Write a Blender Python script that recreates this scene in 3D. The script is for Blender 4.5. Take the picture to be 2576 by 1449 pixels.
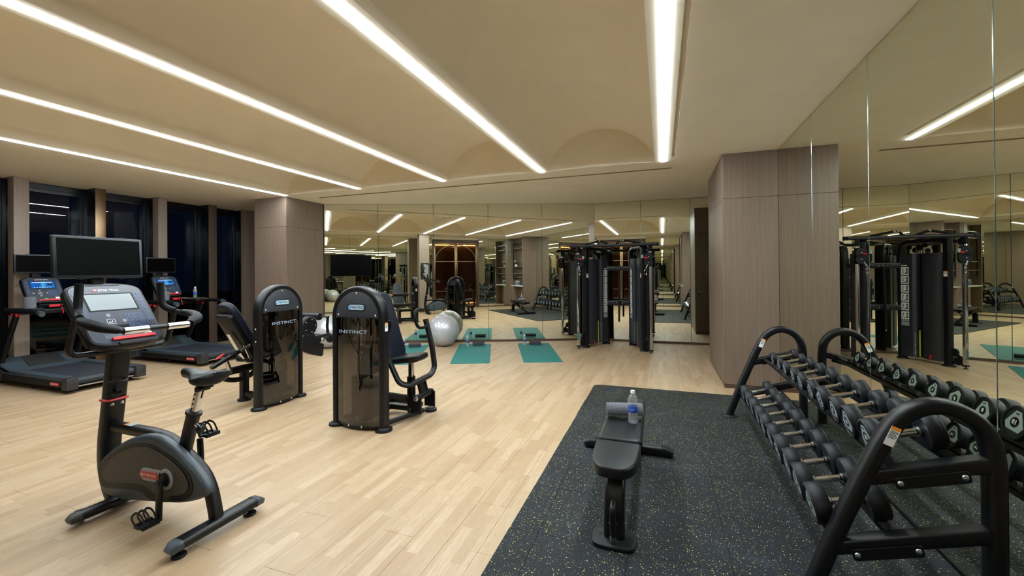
import bpy, bmesh, math, random
from mathutils import Vector, Matrix
random.seed(7)
R_ = math.radians
sc = bpy.context.scene
COL = sc.collection
for o in list(bpy.data.objects): bpy.data.objects.remove(o)

# ------------------------------------------------------------------ camera, world, exposure
cam_d = bpy.data.cameras.new('camera'); cam = bpy.data.objects.new('camera', cam_d); COL.objects.link(cam)
cam_d.sensor_width = 36; cam_d.lens = 36*1060.84/2576
cam_d.shift_y = -(724.5-680.655)/2576
cam_d.clip_start = .02; cam_d.clip_end = 80
_y, _p, _r = .3415, .0041, -.0082
F = Vector((-math.sin(_y), math.cos(_y), 0)); Rt = Vector((math.cos(_y), math.sin(_y), 0)); U = Vector((0, 0, 1))
F2 = F*math.cos(_p)+U*math.sin(_p); U2 = U*math.cos(_p)-F*math.sin(_p)
R3 = Rt*math.cos(_r)+U2*math.sin(_r); U3 = U2*math.cos(_r)-Rt*math.sin(_r)
cm = Matrix((R3, U3, -F2)).transposed().to_4x4(); cm.translation = Vector((0, 0, 1.55))
cam.matrix_world = cm
sc.camera = cam
w = bpy.data.worlds.new('night'); sc.world = w; w.use_nodes = True
w.node_tree.nodes['Background'].inputs[0].default_value = (.0015, .0025, .006, 1)
w.node_tree.nodes['Background'].inputs[1].default_value = 1
sc.view_settings.view_transform = 'Standard'; sc.view_settings.look = 'None'
sc.view_settings.exposure = 1.34; sc.view_settings.gamma = 1; sc.view_settings.use_curve_mapping = False
STRIP = 43.0     # emission of the ceiling light diffusers
cy = sc.cycles
cy.max_bounces = 14; cy.diffuse_bounces = 5; cy.glossy_bounces = 10; cy.transmission_bounces = 8; cy.transparent_max_bounces = 16
cy.sample_clamp_indirect = 6; cy.caustics_reflective = True; cy.caustics_refractive = False; cy.blur_glossy = .3

# ------------------------------------------------------------------ materials
def lin(c):
    return tuple(((x/255)/12.92 if x/255 <= .04045 else ((x/255+.055)/1.055)**2.4) for x in c)+(1,)
class NT:
    def __init__(s, name):
        s.m = bpy.data.materials.new(name); s.m.use_nodes = True; s.t = s.m.node_tree
        s.b = s.t.nodes['Principled BSDF']; s.out = s.t.nodes['Material Output']
    def n(s, typ, props=None, **inp):
        nd = s.t.nodes.new(typ)
        for k, v in (props or {}).items(): setattr(nd, k, v)
        for k, v in inp.items():
            key = int(k[1:]) if k[0] == 'i' and k[1:].isdigit() else k.replace('_', ' ')
            s.set(nd.inputs[key], v)
        return nd
    def set(s, sock, v):
        if isinstance(v, bpy.types.NodeSocket): s.t.links.new(v, sock)
        elif isinstance(v, bpy.types.Node): s.t.links.new(v.outputs[0], sock)
        else: sock.default_value = v
    def math(s, op, a, b=0.0, c=0.0): return s.n('ShaderNodeMath', {'operation': op}, i0=a, i1=b, i2=c).outputs[0]
    def ramp(s, fac, stops):
        nd = s.n('ShaderNodeValToRGB', Fac=fac); el = nd.color_ramp.elements
        while len(el) < len(stops): el.new(.5)
        for e, (p, c) in zip(el, stops): e.position = p; e.color = c if len(c) == 4 else lin(c)
        return nd.outputs[0]
    def mix(s, fac, a, b, typ='MIX'):
        nd = s.n('ShaderNodeMix', {'data_type': 'RGBA', 'blend_type': typ})
        s.set(nd.inputs[0], fac); s.set(nd.inputs[6], a); s.set(nd.inputs[7], b); return nd.outputs[2]
    def bump(s, h, strength=.2, dist=.01):
        s.set(s.b.inputs['Normal'], s.n('ShaderNodeBump', Height=h, Strength=strength, Distance=dist))
def mat(name, col, rough=.5, metal=0., var=.06, scale=40., bump=0., bscale=300., spec=.5, coat=0., emis=None, estr=0.):
    k = NT(name); c = lin(col)
    tc = k.n('ShaderNodeTexCoord').outputs['Object']
    nz = k.n('ShaderNodeTexNoise', Vector=tc, Scale=scale, Detail=3.).outputs[0]
    lo = tuple(x*(1-var*2) for x in c[:3])+(1,); hi = tuple(min(1, x*(1+var*2)) for x in c[:3])+(1,)
    k.set(k.b.inputs['Base Color'], k.ramp(nz, [(.3, lo), (.7, hi)]))
    k.b.inputs['Roughness'].default_value = rough; k.b.inputs['Metallic'].default_value = metal
    k.b.inputs['Specular IOR Level'].default_value = spec; k.b.inputs['Coat Weight'].default_value = coat
    if bump: k.bump(k.n('ShaderNodeTexNoise', Vector=tc, Scale=bscale, Detail=2.).outputs[0], bump, .002)
    if emis: k.b.inputs['Emission Color'].default_value = lin(emis); k.b.inputs['Emission Strength'].default_value = estr
    return k.m
M = {}
M['black'] = mat('black_powder_coat', (12, 13, 16), .32, bump=.2, bscale=900, spec=.32)
M['black_satin'] = mat('black_satin_plastic', (13, 14, 17), .4, bump=.1, bscale=500, spec=.25)
M['rubber_black'] = mat('black_rubber', (16, 18, 22), .48, bump=.2, bscale=400, spec=.28)
M['foam'] = mat('black_foam_grip', (13, 14, 16), .55, bump=.2, bscale=600, spec=.18)
M['leather'] = mat('black_vinyl_upholstery', (14, 16, 19), .38, bump=.3, bscale=260, spec=.28)
M['leather_navy'] = mat('navy_vinyl_upholstery', (18, 22, 34), .45, bump=.3, bscale=260, spec=.25)
M['slate'] = mat('slate_grey_plastic', (54, 64, 72), .42, bump=.15, bscale=500)
M['side_grey'] = mat('warm_grey_side_panel', (72, 68, 64), .5, bump=.15, bscale=700, spec=.3)
M['slate_dark'] = mat('dark_grey_plastic', (42, 41, 41), .45, bump=.15, bscale=700)
M['graphite'] = mat('graphite_steel_panel', (40, 42, 48), .42, bump=.15, bscale=900)
M['chrome'] = mat('polished_chrome', (214, 216, 220), .09, 1., var=.01)
M['steel'] = mat('brushed_steel', (190, 190, 194), .25, 1., var=.03, bump=.1, bscale=900)
M['bronze'] = mat('brushed_bronze', (128, 106, 80), .3, 1., var=.04)
M['red'] = mat('red_plastic', (190, 30, 40), .35)
M['red_badge'] = mat('red_enamel', (196, 40, 42), .35, var=.02)
M['white'] = mat('white_print', (232, 232, 232), .5, var=.01)
M['white_cap'] = mat('white_plastic_cap', (240, 240, 242), .4, var=.01)
M['grey_print'] = mat('grey_print', (150, 156, 162), .4, var=.02)
M['badge_blue'] = mat('pale_blue_badge', (160, 186, 200), .3, var=.02)
M['blue_print'] = mat('blue_print', (30, 110, 190), .35, var=.02)
M['label_blue'] = mat('deep_blue_label', (22, 74, 170), .35, var=.05, scale=30)
M['text_blue'] = mat('pale_blue_print', (150, 172, 196), .5, var=.01)
M['orange'] = mat('orange_print', (240, 140, 40), .5, var=.02)
M['ink'] = mat('black_print', (15, 16, 18), .5, var=.01, spec=.2)
M['panel_blue'] = mat('blue_grey_membrane', (44, 60, 90), .32, var=.02)
M['face'] = mat('console_faceplate', (40, 48, 64), .32, var=.02)
M['face_dark'] = mat('dark_console_faceplate', (40, 48, 58), .32, var=.02)
M['lcd'] = mat('unlit_lcd_glass', (150, 158, 162), .16, var=.01, coat=.4)
M['screen'] = mat('black_screen_glass', (3, 3, 4), .3, var=.02, spec=.05)
M['bezel'] = mat('blue_black_bezel', (22, 27, 36), .35, var=.03)
M['plate'] = mat('dumbbell_end_plate', (150, 166, 172), .35, metal=.3, var=.03)
M['stone'] = mat('white_counter_stone', (224, 224, 220), .25, var=.02, scale=6)
M['teal'] = mat('teal_yoga_mat_foam', (10, 104, 100), .75, var=.05, scale=120, bump=.3, bscale=500)
M['towel_grey'] = mat('grey_terry_towel', (94, 95, 101), .95, var=.2, scale=160, bump=1., bscale=420)
M['towel_dark'] = mat('charcoal_terry_towel', (50, 53, 62), .95, var=.2, scale=160, bump=1., bscale=420)
M['ball'] = mat('silver_grey_ball_vinyl', (186, 186, 190), .3, metal=.3, var=.03, scale=5)
M['nub'] = mat('ball_nub_vinyl', (128, 128, 133), .4, metal=.2, var=.03)
M['paint'] = mat('beige_ceiling_paint', (238, 228, 208), .85, var=.012, scale=3, bump=.06, bscale=250)
M['trim'] = mat('dark_bronze_trim', (84, 66, 54), .35, metal=.3, var=.04)
M['groove'] = mat('brown_grey_groove_paint', (176, 158, 132), .8)
M['frame_navy'] = mat('navy_black_window_frame', (7, 8, 14), .25, var=.1, scale=3)
M['green'] = mat('orchid_leaf', (40, 84, 40), .45, var=.15)
M['petal'] = mat('cream_petal', (236, 228, 190), .6)
M['yellow'] = mat('yellow_green_print', (200, 214, 60), .5)
M['green_btn'] = mat('green_button', (60, 170, 80), .4)
M['belt'] = mat('treadmill_belt', (34, 38, 46), .6, bump=.4, bscale=500)

def emit(name, col, s):
    k = NT(name); e = k.n('ShaderNodeEmission', Color=lin(col), Strength=s); k.t.links.new(e.outputs[0], k.out.inputs[0]); return k.m
M['strip'] = emit('strip_light_diffuser', (237, 249, 255), STRIP)
M['cove'] = emit('warm_cove_light', (255, 224, 160), 5.)
def screen_mat():
    k = NT('lit_blue_display'); tc = k.n('ShaderNodeTexCoord').outputs['Object']
    sx = k.n('ShaderNodeSeparateXYZ', Vector=tc)
    wv = k.math('SINE', k.math('MULTIPLY', sx.outputs[0], 45.))
    h = k.math('ADD', k.math('MULTIPLY', sx.outputs[1], 9.), k.math('MULTIPLY', wv, .08))
    c = k.ramp(k.math('ADD', h, .5), [(.2, (28, 96, 186)), (.5, (74, 172, 218)), (.85, (36, 112, 196))])
    e = k.n('ShaderNodeEmission', Color=c, Strength=.42); k.t.links.new(e.outputs[0], k.out.inputs[0]); return k.m
M['lit'] = screen_mat()
def mirror_mat():
    k = NT('wall_mirror'); g = k.n('ShaderNodeBsdfGlossy'); tc = k.n('ShaderNodeNewGeometry').outputs['Position']
    nz = k.n('ShaderNodeTexNoise', Vector=tc, Scale=.6).outputs[0]
    k.set(g.inputs['Color'], k.ramp(nz, [(.3, (.80, .81, .70, 1)), (.7, (.82, .83, .72, 1))])); g.inputs['Roughness'].default_value = 0.0
    k.t.links.new(g.outputs[0], k.out.inputs[0]); return k.m
M['mirror'] = mirror_mat()
M['mirror_edge'] = mat('mirror_edge_glass', (150, 172, 172), .15, metal=.85)
def tinted(name, tr, ior=1.5, base=.03, rough=.01, gl=(1, 1, 1, 1)):
    k = NT(name); a = k.n('ShaderNodeBsdfTransparent', Color=tr); g = k.n('ShaderNodeBsdfGlossy', Color=gl, Roughness=rough)
    lw = k.n('ShaderNodeLayerWeight', Blend=.5).outputs['Facing']
    fac = k.math('ADD', k.math('MULTIPLY', k.math('POWER', lw, 4.), ior-1.), base)
    nz = k.n('ShaderNodeTexNoise', Scale=3.).outputs[0]
    fac = k.math('ADD', fac, k.math('MULTIPLY', nz, .004))
    mx = k.n('ShaderNodeMixShader', i0=fac, i1=a, i2=g); k.t.links.new(mx.outputs[0], k.out.inputs[0]); return k.m
M['shroud_glass'] = tinted('smoked_acrylic_shroud', (.05, .043, .036, 1), 1.6, .085)
M['window_glass'] = tinted('window_glass', (.5, .55, .6, 1), 1.5, .02)
M['door_glass'] = tinted('brown_door_glass', (.55, .42, .36, 1), 1.5, .02)
def pet_mat():
    k = NT('clear_pet_bottle'); a = k.n('ShaderNodeBsdfTransparent', Color=(.93, .95, .97, 1)); g = k.n('ShaderNodeBsdfGlossy', Roughness=.06); d = k.n('ShaderNodeBsdfDiffuse', Color=(.85, .88, .9, 1))
    lw = k.n('ShaderNodeLayerWeight', Blend=.5).outputs['Facing']; nz = k.n('ShaderNodeTexNoise', Scale=60.).outputs[0]
    m1 = k.n('ShaderNodeMixShader', i0=k.math('ADD', .10, k.math('MULTIPLY', k.math('POWER', lw, 2.5), .5)), i1=a, i2=g)
    m2 = k.n('ShaderNodeMixShader', i0=k.math('MULTIPLY', nz, .22), i1=m1, i2=d); k.t.links.new(m2.outputs[0], k.out.inputs[0]); return k.m
M['pet'] = pet_mat()

def wood_floor():
    k = NT('laminate_strip_floor'); P = k.n('ShaderNodeNewGeometry').outputs['Position']
    s = k.n('ShaderNodeSeparateXYZ', Vector=P); X, Y = s.outputs[0], s.outputs[1]
    fx = k.math('DIVIDE', X, .068); row = k.math('FLOOR', fx); frx = k.math('FRACT', fx)
    r1 = k.n('ShaderNodeTexWhiteNoise', {'noise_dimensions': '1D'}, W=row).outputs[0]
    fy = k.math('ADD', k.math('DIVIDE', Y, .47), k.math('MULTIPLY', r1, 9.7)); colm = k.math('FLOOR', fy); fry = k.math('FRACT', fy)
    wn = k.n('ShaderNodeTexWhiteNoise', {'noise_dimensions': '2D'}, Vector=k.n('ShaderNodeCombineXYZ', X=row, Y=colm)); idv = wn.outputs[0]
    gx = k.math('ADD', k.math('MULTIPLY', X, 9.), k.math('MULTIPLY', idv, 40.))
    gv = k.n('ShaderNodeCombineXYZ', X=gx, Y=k.math('MULTIPLY', Y, 1.1), Z=k.math('MULTIPLY', idv, 13.))
    big = k.n('ShaderNodeTexNoise', Vector=gv, Scale=1.6, Detail=2., Distortion=.4).outputs[0]
    rings = k.math('SINE', k.math('MULTIPLY', big, 70.))
    fv = k.n('ShaderNodeCombineXYZ', X=k.math('MULTIPLY', gx, 14.), Y=k.math('MULTIPLY', Y, 4.), Z=idv)
    fine = k.n('ShaderNodeTexNoise', Vector=fv, Scale=1.2, Detail=4., Roughness=.7).outputs[0]
    base = k.ramp(idv, [(0., (163, 141, 112)), (.35, (175, 155, 125)), (.7, (182, 163, 134)), (1., (193, 174, 146))])
    c = k.mix(k.math('MULTIPLY', k.math('ADD', rings, 1.), .15), base, lin((158, 122, 86)))
    c = k.mix(k.math('MULTIPLY', k.math('SUBTRACT', 1., fine), .75), c, lin((150, 118, 86)), 'MIX')
    e = k.math('MAXIMUM', k.math('LESS_THAN', frx, .018), k.math('LESS_THAN', fry, .004))
    c = k.mix(k.math('MULTIPLY', e, .3), c, lin((130, 94, 64)))
    k.set(k.b.inputs['Base Color'], c); k.b.inputs['Specular IOR Level'].default_value = .45
    k.set(k.b.inputs['Roughness'], k.math('ADD', .36, k.math('MULTIPLY', fine, .12)))
    k.bump(fine, .06, .003); return k.m
M['floor'] = wood_floor()
def veneer(name, a, b, sx=70., rough=.5):
    k = NT(name); P = k.n('ShaderNodeNewGeometry').outputs['Position']
    s = k.n('ShaderNodeSeparateXYZ', Vector=P)
    v = k.n('ShaderNodeCombineXYZ', X=k.math('MULTIPLY', s.outputs[0], sx), Y=k.math('MULTIPLY', s.outputs[1], sx), Z=k.math('MULTIPLY', s.outputs[2], 1.1))
    n1 = k.n('ShaderNodeTexNoise', Vector=v, Scale=1., Detail=4., Roughness=.65).outputs[0]
    v2 = k.n('ShaderNodeCombineXYZ', X=k.math('MULTIPLY', s.outputs[0], sx*5), Y=k.math('MULTIPLY', s.outputs[1], sx*5), Z=k.math('MULTIPLY', s.outputs[2], 12.))
    n2 = k.n('ShaderNodeTexNoise', Vector=v2, Scale=1., Detail=2.).outputs[0]
    f = k.math('ADD', k.math('MULTIPLY', n1, .65), k.math('MULTIPLY', n2, .35))
    k.set(k.b.inputs['Base Color'], k.ramp(f, [(.35, a), (.65, b)])); k.b.inputs['Roughness'].default_value = rough
    k.bump(f, .12, .003); return k.m
M['veneer'] = veneer('brown_wood_veneer', (99, 83, 71), (119, 101, 88))
M['veneer_light'] = veneer('light_wood_veneer', (124, 108, 95), (144, 126, 112))
M['veneer_dark'] = veneer('dark_wood_veneer', (70, 54, 44), (96, 77, 64))
def rubber_tile():
    k = NT('speckled_rubber_tile'); P = k.n('ShaderNodeNewGeometry').outputs['Position']
    warp = k.n('ShaderNodeTexNoise', Vector=P, Scale=160., Detail=1.)
    Pw = k.n('ShaderNodeVectorMath', {'operation': 'ADD'}, i0=P, i1=k.n('ShaderNodeVectorMath', {'operation': 'SCALE'}, i0=warp.outputs[1], Scale=.008).outputs[0])
    vo = k.n('ShaderNodeTexVoronoi', Vector=Pw.outputs[0], Scale=112.)
    sel = k.n('ShaderNodeSeparateColor', Color=vo.outputs['Color'])
    size = k.math('MULTIPLY', sel.outputs[1], .32)
    sp = k.math('MULTIPLY', k.math('LESS_THAN', vo.outputs['Distance'], size), k.math('GREATER_THAN', sel.outputs[0], .46))
    vo2 = k.n('ShaderNodeTexVoronoi', Vector=P, Scale=230.)
    s2 = k.n('ShaderNodeSeparateColor', Color=vo2.outputs['Color'])
    sp2 = k.math('MULTIPLY', k.math('LESS_THAN', vo2.outputs['Distance'], .3), k.math('GREATER_THAN', s2.outputs[0], .86))
    scuff = k.n('ShaderNodeTexNoise', Vector=P, Scale=2.2, Detail=6., Roughness=.7).outputs[0]
    base = k.ramp(scuff, [(.35, (17, 19, 25)), (.58, (26, 30, 37)), (.76, (52, 57, 64))])
    c = k.mix(sp2, base, lin((96, 102, 92))); c = k.mix(sp, c, lin((212, 204, 112)))
    k.set(k.b.inputs['Base Color'], c); k.b.inputs['Roughness'].default_value = .7; k.b.inputs['Specular IOR Level'].default_value = .25
    k.bump(k.n('ShaderNodeTexNoise', Vector=P, Scale=500., Detail=2.).outputs[0], .25, .002); return k.m
M['rubber_tile'] = rubber_tile()

# ------------------------------------------------------------------ mesh helpers
def rr(wd, ht, r, n=3):
    r = min(r, wd/2-1e-4, ht/2-1e-4); p = []
    for cx, cyy, a0 in ((wd/2-r, ht/2-r, 0), (-wd/2+r, ht/2-r, 90), (-wd/2+r, -ht/2+r, 180), (wd/2-r, -ht/2+r, 270)):
        for i in range(n+1):
            a = R_(a0+90*i/n); p.append((cx+r*math.cos(a), cyy+r*math.sin(a)))
    return p
def circ(r, n=16): return [(r*math.cos(2*math.pi*i/n), r*math.sin(2*math.pi*i/n)) for i in range(n)]
def rp(pts, r, n=5):
    pts = [Vector(p) for p in pts]; out = [pts[0]]
    for a, b, c in zip(pts, pts[1:], pts[2:]):
        d1 = (a-b); d2 = (c-b); k = min(r, d1.length*.49, d2.length*.49)
        p1 = b+d1.normalized()*k; p2 = b+d2.normalized()*k
        for i in range(n+1):
            t = i/n; out.append(p1*(1-t)**2+b*2*t*(1-t)+p2*t*t)
    out.append(pts[-1]); return out
def smooth(pts, n=5):
    """Catmull-Rom through points"""
    P = [Vector(p) for p in pts]; P = [P[0]*2-P[1]]+P+[P[-1]*2-P[-2]]; out = []
    for i in range(1, len(P)-2):
        for k in range(n):
            t = k/n; a, b, c, d = P[i-1:i+3]
            out.append(.5*((2*b)+(c-a)*t+(2*a-5*b+4*c-d)*t*t+(3*b-a-3*c+d)*t**3))
    out.append(P[-2]); return out
def smooth2(poly, n=4):
    L = len(poly); out = []
    for i in range(L):
        a, b, c, d = [Vector(poly[(i+k-1) % L]) for k in range(4)]
        for k in range(n):
            t = k/n; q = .5*((2*b)+(c-a)*t+(2*a-5*b+4*c-d)*t*t+(3*b-a-3*c+d)*t**3); out.append((q[0], q[1]))
    return out
def inset(poly, d):
    L = len(poly); area = sum(poly[i][0]*poly[(i+1) % L][1]-poly[(i+1) % L][0]*poly[i][1] for i in range(L)); s = 1 if area > 0 else -1
    out = []
    for i in range(L):
        a = Vector(poly[i-1]); b = Vector(poly[i]); c = Vector(poly[(i+1) % L])
        e1 = (b-a); e2 = (c-b)
        if e1.length < 1e-9 or e2.length < 1e-9: out.append((b.x, b.y)); continue
        n1 = Vector((-e1.y, e1.x)).normalized(); n2 = Vector((-e2.y, e2.x)).normalized(); nn = n1+n2
        if nn.length < 1e-6: nn = n1
        nn.normalize(); k = min(1/max(nn.dot(n1), .35), 2.); out.append((b.x+nn.x*d*k*s, b.y+nn.y*d*k*s))
    return out
ID = Matrix.Identity(4)
def fr(O, A, B, N=None):
    A = Vector(A).normalized(); B = Vector(B).normalized(); N = Vector(N).normalized() if N is not None else A.cross(B)
    m = Matrix((A, B, N)).transposed().to_4x4(); m.translation = Vector(O); return m
def XZ(y=0): return fr((0, y, 0), (1, 0, 0), (0, 0, 1), (0, -1, 0))      # poly in xz, extruded towards -y
def YZ(x=0): return fr((x, 0, 0), (0, 1, 0), (0, 0, 1), (1, 0, 0))       # poly in yz, extruded towards +x
def TR(x, y, z): return Matrix.Translation((x, y, z))
def RZ(a): return Matrix.Rotation(a, 4, 'Z')
class MB:
    def __init__(s, M0=None): s.v = []; s.f = []; s.mi = []; s.M = M0 or ID
    def add(s, vs, fs, m=0, T=None):
        X = s.M @ T if T is not None else s.M
        b = len(s.v); s.v += [tuple(X @ Vector(p)) for p in vs]
        fl = X.determinant() < 0
        s.f += [tuple(b+i for i in (reversed(f) if fl else f)) for f in fs]; s.mi += [m]*len(fs); return s
    def box(s, x0, x1, y0, y1, z0, z1, b=0, m=0, T=None, seg=2):
        if x0 > x1: x0, x1 = x1, x0
        if y0 > y1: y0, y1 = y1, y0
        if z0 > z1: z0, z1 = z1, z0
        if b:
            b = min(b, (x1-x0)*.45, (y1-y0)*.45, (z1-z0)*.45)
            bm = bmesh.new(); bmesh.ops.create_cube(bm, size=1)
            for q in bm.verts: q.co = Vector(((x0+x1)/2+q.co.x*(x1-x0), (y0+y1)/2+q.co.y*(y1-y0), (z0+z1)/2+q.co.z*(z1-z0)))
            bmesh.ops.bevel(bm, geom=list(bm.edges), offset=b, segments=seg, affect='EDGES', profile=.6)
            bm.verts.index_update(); s.add([q.co.copy() for q in bm.verts], [[q.index for q in f.verts] for f in bm.faces], m, T); bm.free()
        else:
            s.add([(x, y, z) for x in (x0, x1) for y in (y0, y1) for z in (z0, z1)],
                  [(0, 1, 3, 2), (4, 6, 7, 5), (0, 4, 5, 1), (2, 3, 7, 6), (0, 2, 6, 4), (1, 5, 7, 3)], m, T)
        return s
    def prism(s, poly, d0, d1, T=None, ch=0, m=0, seg=2):
        L = len(poly)
        if ch:
            rings = []
            for k in range(seg+1):
                a = math.pi/2*k/seg; rings.append((inset(poly, ch*(1-math.sin(a))), d0+ch*(1-math.cos(a))))
            for k in range(seg, -1, -1):
                a = math.pi/2*k/seg; rings.append((inset(poly, ch*(1-math.sin(a))), d1-ch*(1-math.cos(a))))
        else: rings = [(poly, d0), (poly, d1)]
        area = sum(poly[i][0]*poly[(i+1) % L][1]-poly[(i+1) % L][0]*poly[i][1] for i in range(L))
        if (area < 0) != (d1 < d0): rings = [(list(reversed(p)), d) for p, d in rings]
        vs = [(p[0], p[1], d) for pl, d in rings for p in pl]; fs = []
        for k in range(len(rings)-1):
            for i in range(L):
                j = (i+1) % L; fs.append((k*L+i, k*L+j, (k+1)*L+j, (k+1)*L+i))
        fs.append(tuple(range(L-1, -1, -1))); fs.append(tuple((len(rings)-1)*L+i for i in range(L)))
        return s.add(vs, fs, m, T)
    def tube(s, pts, prof=.02, n=12, up=(0, 0, 1), m=0, T=None, closed=False, scl=None):
        pts = [Vector(p) for p in pts]
        q = [pts[0]]
        for p in pts[1:]:
            if (p-q[-1]).length > 1e-6: q.append(p)
        pts = q
        if not isinstance(prof, list): prof = circ(prof, n)
        L = len(prof); K = len(pts); up = Vector(up); vs = []; fs = []
        prev = None
        for i, p in enumerate(pts):
            if closed: t = (pts[(i+1) % K]-pts[i-1]).normalized()
            else: t = ((pts[min(i+1, K-1)]-pts[max(i-1, 0)])).normalized()
            if prev is None:
                a = up-t*up.dot(t)
                if a.length < 1e-4: a = Vector((1, 0, 0))-t*t.x
                if a.length < 1e-4: a = Vector((0, 1, 0))-t*t.y
            else: a = prev-t*prev.dot(t)
            a.normalize(); prev = a; b = t.cross(a)
            c = 1.
            if 0 < i < K-1 or closed:
                d1 = (pts[i]-pts[i-1]).normalized(); d2 = (pts[(i+1) % K]-pts[i]).normalized(); c = 1/max(math.sqrt(max((1+d1.dot(d2))/2, .05)), .5)
            k = scl(i/(K-1)) if scl else 1.
            for u, v in prof: vs.append(p+(a*u+b*v)*k*(c if c < 1.3 else 1.3)**.5)
        segs = K if closed else K-1
        for i in range(segs):
            for j in range(L):
                j2 = (j+1) % L; i2 = (i+1) % K; fs.append((i*L+j, i*L+j2, i2*L+j2, i2*L+j))
        if not closed: fs.append(tuple(range(L-1, -1, -1))); fs.append(tuple((K-1)*L+j for j in range(L)))
        return s.add(vs, fs, m, T)
    def cyl(s, a, b, r, n=16, m=0, T=None): return s.tube([a, b], r, n, m=m, T=T, up=(.3, .5, .8))
    def lathe(s, prof, T=None, n=24, m=0):
        """prof [(r,h)] turned about local z"""
        vs = []; fs = []; idx = []
        for r, h in prof:
            if r < 1e-6: idx.append([len(vs)]); vs.append((0, 0, h))
            else:
                idx.append(list(range(len(vs), len(vs)+n))); vs += [(r*math.cos(2*math.pi*i/n), r*math.sin(2*math.pi*i/n), h) for i in range(n)]
        for A, B in zip(idx, idx[1:]):
            for i in range(n):
                j = (i+1) % n
                if len(A) == 1 and len(B) == 1: continue
                if len(A) == 1: fs.append((A[0], B[j], B[i]))
                elif len(B) == 1: fs.append((A[i], A[j], B[0]))
                else: fs.append((A[i], A[j], B[j], B[i]))
        return s.add(vs, fs, m, T)
    def mesh(s, name, mats, ang=35):
        me = bpy.data.meshes.new(name); me.from_pydata(s.v, [], s.f)
        for q in (mats if isinstance(mats, (list, tuple)) else [mats]): me.materials.append(M[q])
        me.polygons.foreach_set('material_index', s.mi)
        me.polygons.foreach_set('use_smooth', [True]*len(s.f)); me.update()
        try: me.set_sharp_from_angle(angle=R_(ang))
        except Exception: pass
        return me
    def build(s, name, mats, parent=None, ang=35, at=None):
        return link(name, s.mesh(name, mats, ang), parent, at)
def link(name, me, parent=None, at=None):
    o = bpy.data.objects.new(name, me); COL.objects.link(o)
    if parent is not None: o.parent = parent
    if at is not None: o.matrix_local = at
    return o
def tag(o, label=None, cat=None, group=None, kind=None):
    if label: o['label'] = label
    if cat: o['category'] = cat
    if group: o['group'] = group
    if kind: o['kind'] = kind
    return o
def thing(name, label, cat, loc=(0, 0, 0), rot=(0, 0, 0), group=None):
    o = bpy.data.objects.new(name, None); COL.objects.link(o); o.location = loc; o.rotation_euler = rot; o.empty_display_size = .1
    return tag(o, label, cat, group)
def struct(name, parent=None, loc=None):
    o = bpy.data.objects.new(name, None); COL.objects.link(o); o['kind'] = 'structure'
    if loc: o.location = loc
    return o
def copy_tree(o, parent=None, depth=0):
    c = o.copy(); COL.objects.link(c)
    if parent is not None: c.parent = parent; c.matrix_parent_inverse = o.matrix_parent_inverse.copy()
    for ch in list(o.children): copy_tree(ch, c, depth+1)
    return c
# bolts share one mesh
_b = MB(); _b.lathe([(0, .006), (.5, .0055), (.85, .003), (1, 0)], n=12); _b.v = [(x*.011, y*.011, z) for x, y, z in _b.v]
BOLT = _b.mesh('bolt', 'steel', 60)
def bolt(parent, p, nrm, s=1.):
    z = Vector(nrm).normalized(); m = z.to_track_quat('Z', 'Y').to_matrix().to_4x4(); m.translation = Vector(p)
    return link('bolt', BOLT, parent, m @ Matrix.Scale(s, 4))
TXT = {}
def text(s, size, T, matn, parent, name='lettering', ext=.0008, space=1., bold=0., wx=1.):
    key = (s, space, bold, matn)
    if key not in TXT:
        cu = bpy.data.curves.new('t', 'FONT'); cu.body = s; cu.size = 1.; cu.align_x = 'CENTER'; cu.align_y = 'CENTER'; cu.extrude = .004
        cu.space_character = space; cu.offset = bold; cu.resolution_u = 2
        ob = bpy.data.objects.new('t', cu); COL.objects.link(ob)
        me = bpy.data.meshes.new_from_object(ob); bpy.data.objects.remove(ob); me.materials.clear(); me.materials.append(M[matn]); TXT[key] = me
    return link(name, TXT[key], parent, T @ Matrix.Diagonal((size*wx, size, size, 1)))
def disc_foot(parent, x, y, r=.075, h=.022, ry=None, name='foot', at=None):
    mb = MB(); mb.lathe([(0, h+.012), (r*.55, h+.012), (r*.7, h), (r*.97, h), (r, h*.7), (r, 0), (0, 0)], T=TR(x, y, 0) @ Matrix.Diagonal((1, (ry or r)/r, 1, 1)), n=28)
    return mb.build(name, 'rubber_black', parent)
def flat(parent, name, T, wd, ht, matn, d=.0012, r=0.):
    """thin print or plate in frame T, centred"""
    mb = MB(); mb.prism(rr(wd, ht, r, 4) if r else [(-wd/2, -ht/2), (wd/2, -ht/2), (wd/2, ht/2), (-wd/2, ht/2)], 0, d, T=T)
    return mb.build(name, matn, parent)
def warning_label(parent, T, wd=.035, ht=.075):
    o = flat(parent, 'warning_label', T, wd, ht, 'white', .0008); tag(o, 'white label with an orange header')
    mb = MB()
    mb.box(-wd/2, wd/2, ht*.33, ht*.5, .0008, .0012, m=1, T=T)
    for i in range(6): mb.box(-wd*.4, wd*(.4-.15*(i % 3 == 2)), ht*(.24-.07*i), ht*(.27-.07*i), .0008, .0012, T=T)
    mb.build('print', ['ink', 'orange'], o)
    return o
# ================================================================== THE SETTING
H = 3.09
CA = Vector((-1.43, 9.63, 0)); AU = Vector((-.9285, -.3713, 0)); AN = Vector((.3713, -.9285, 0))   # far-left mirror: corner, direction, normal into the room
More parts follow.
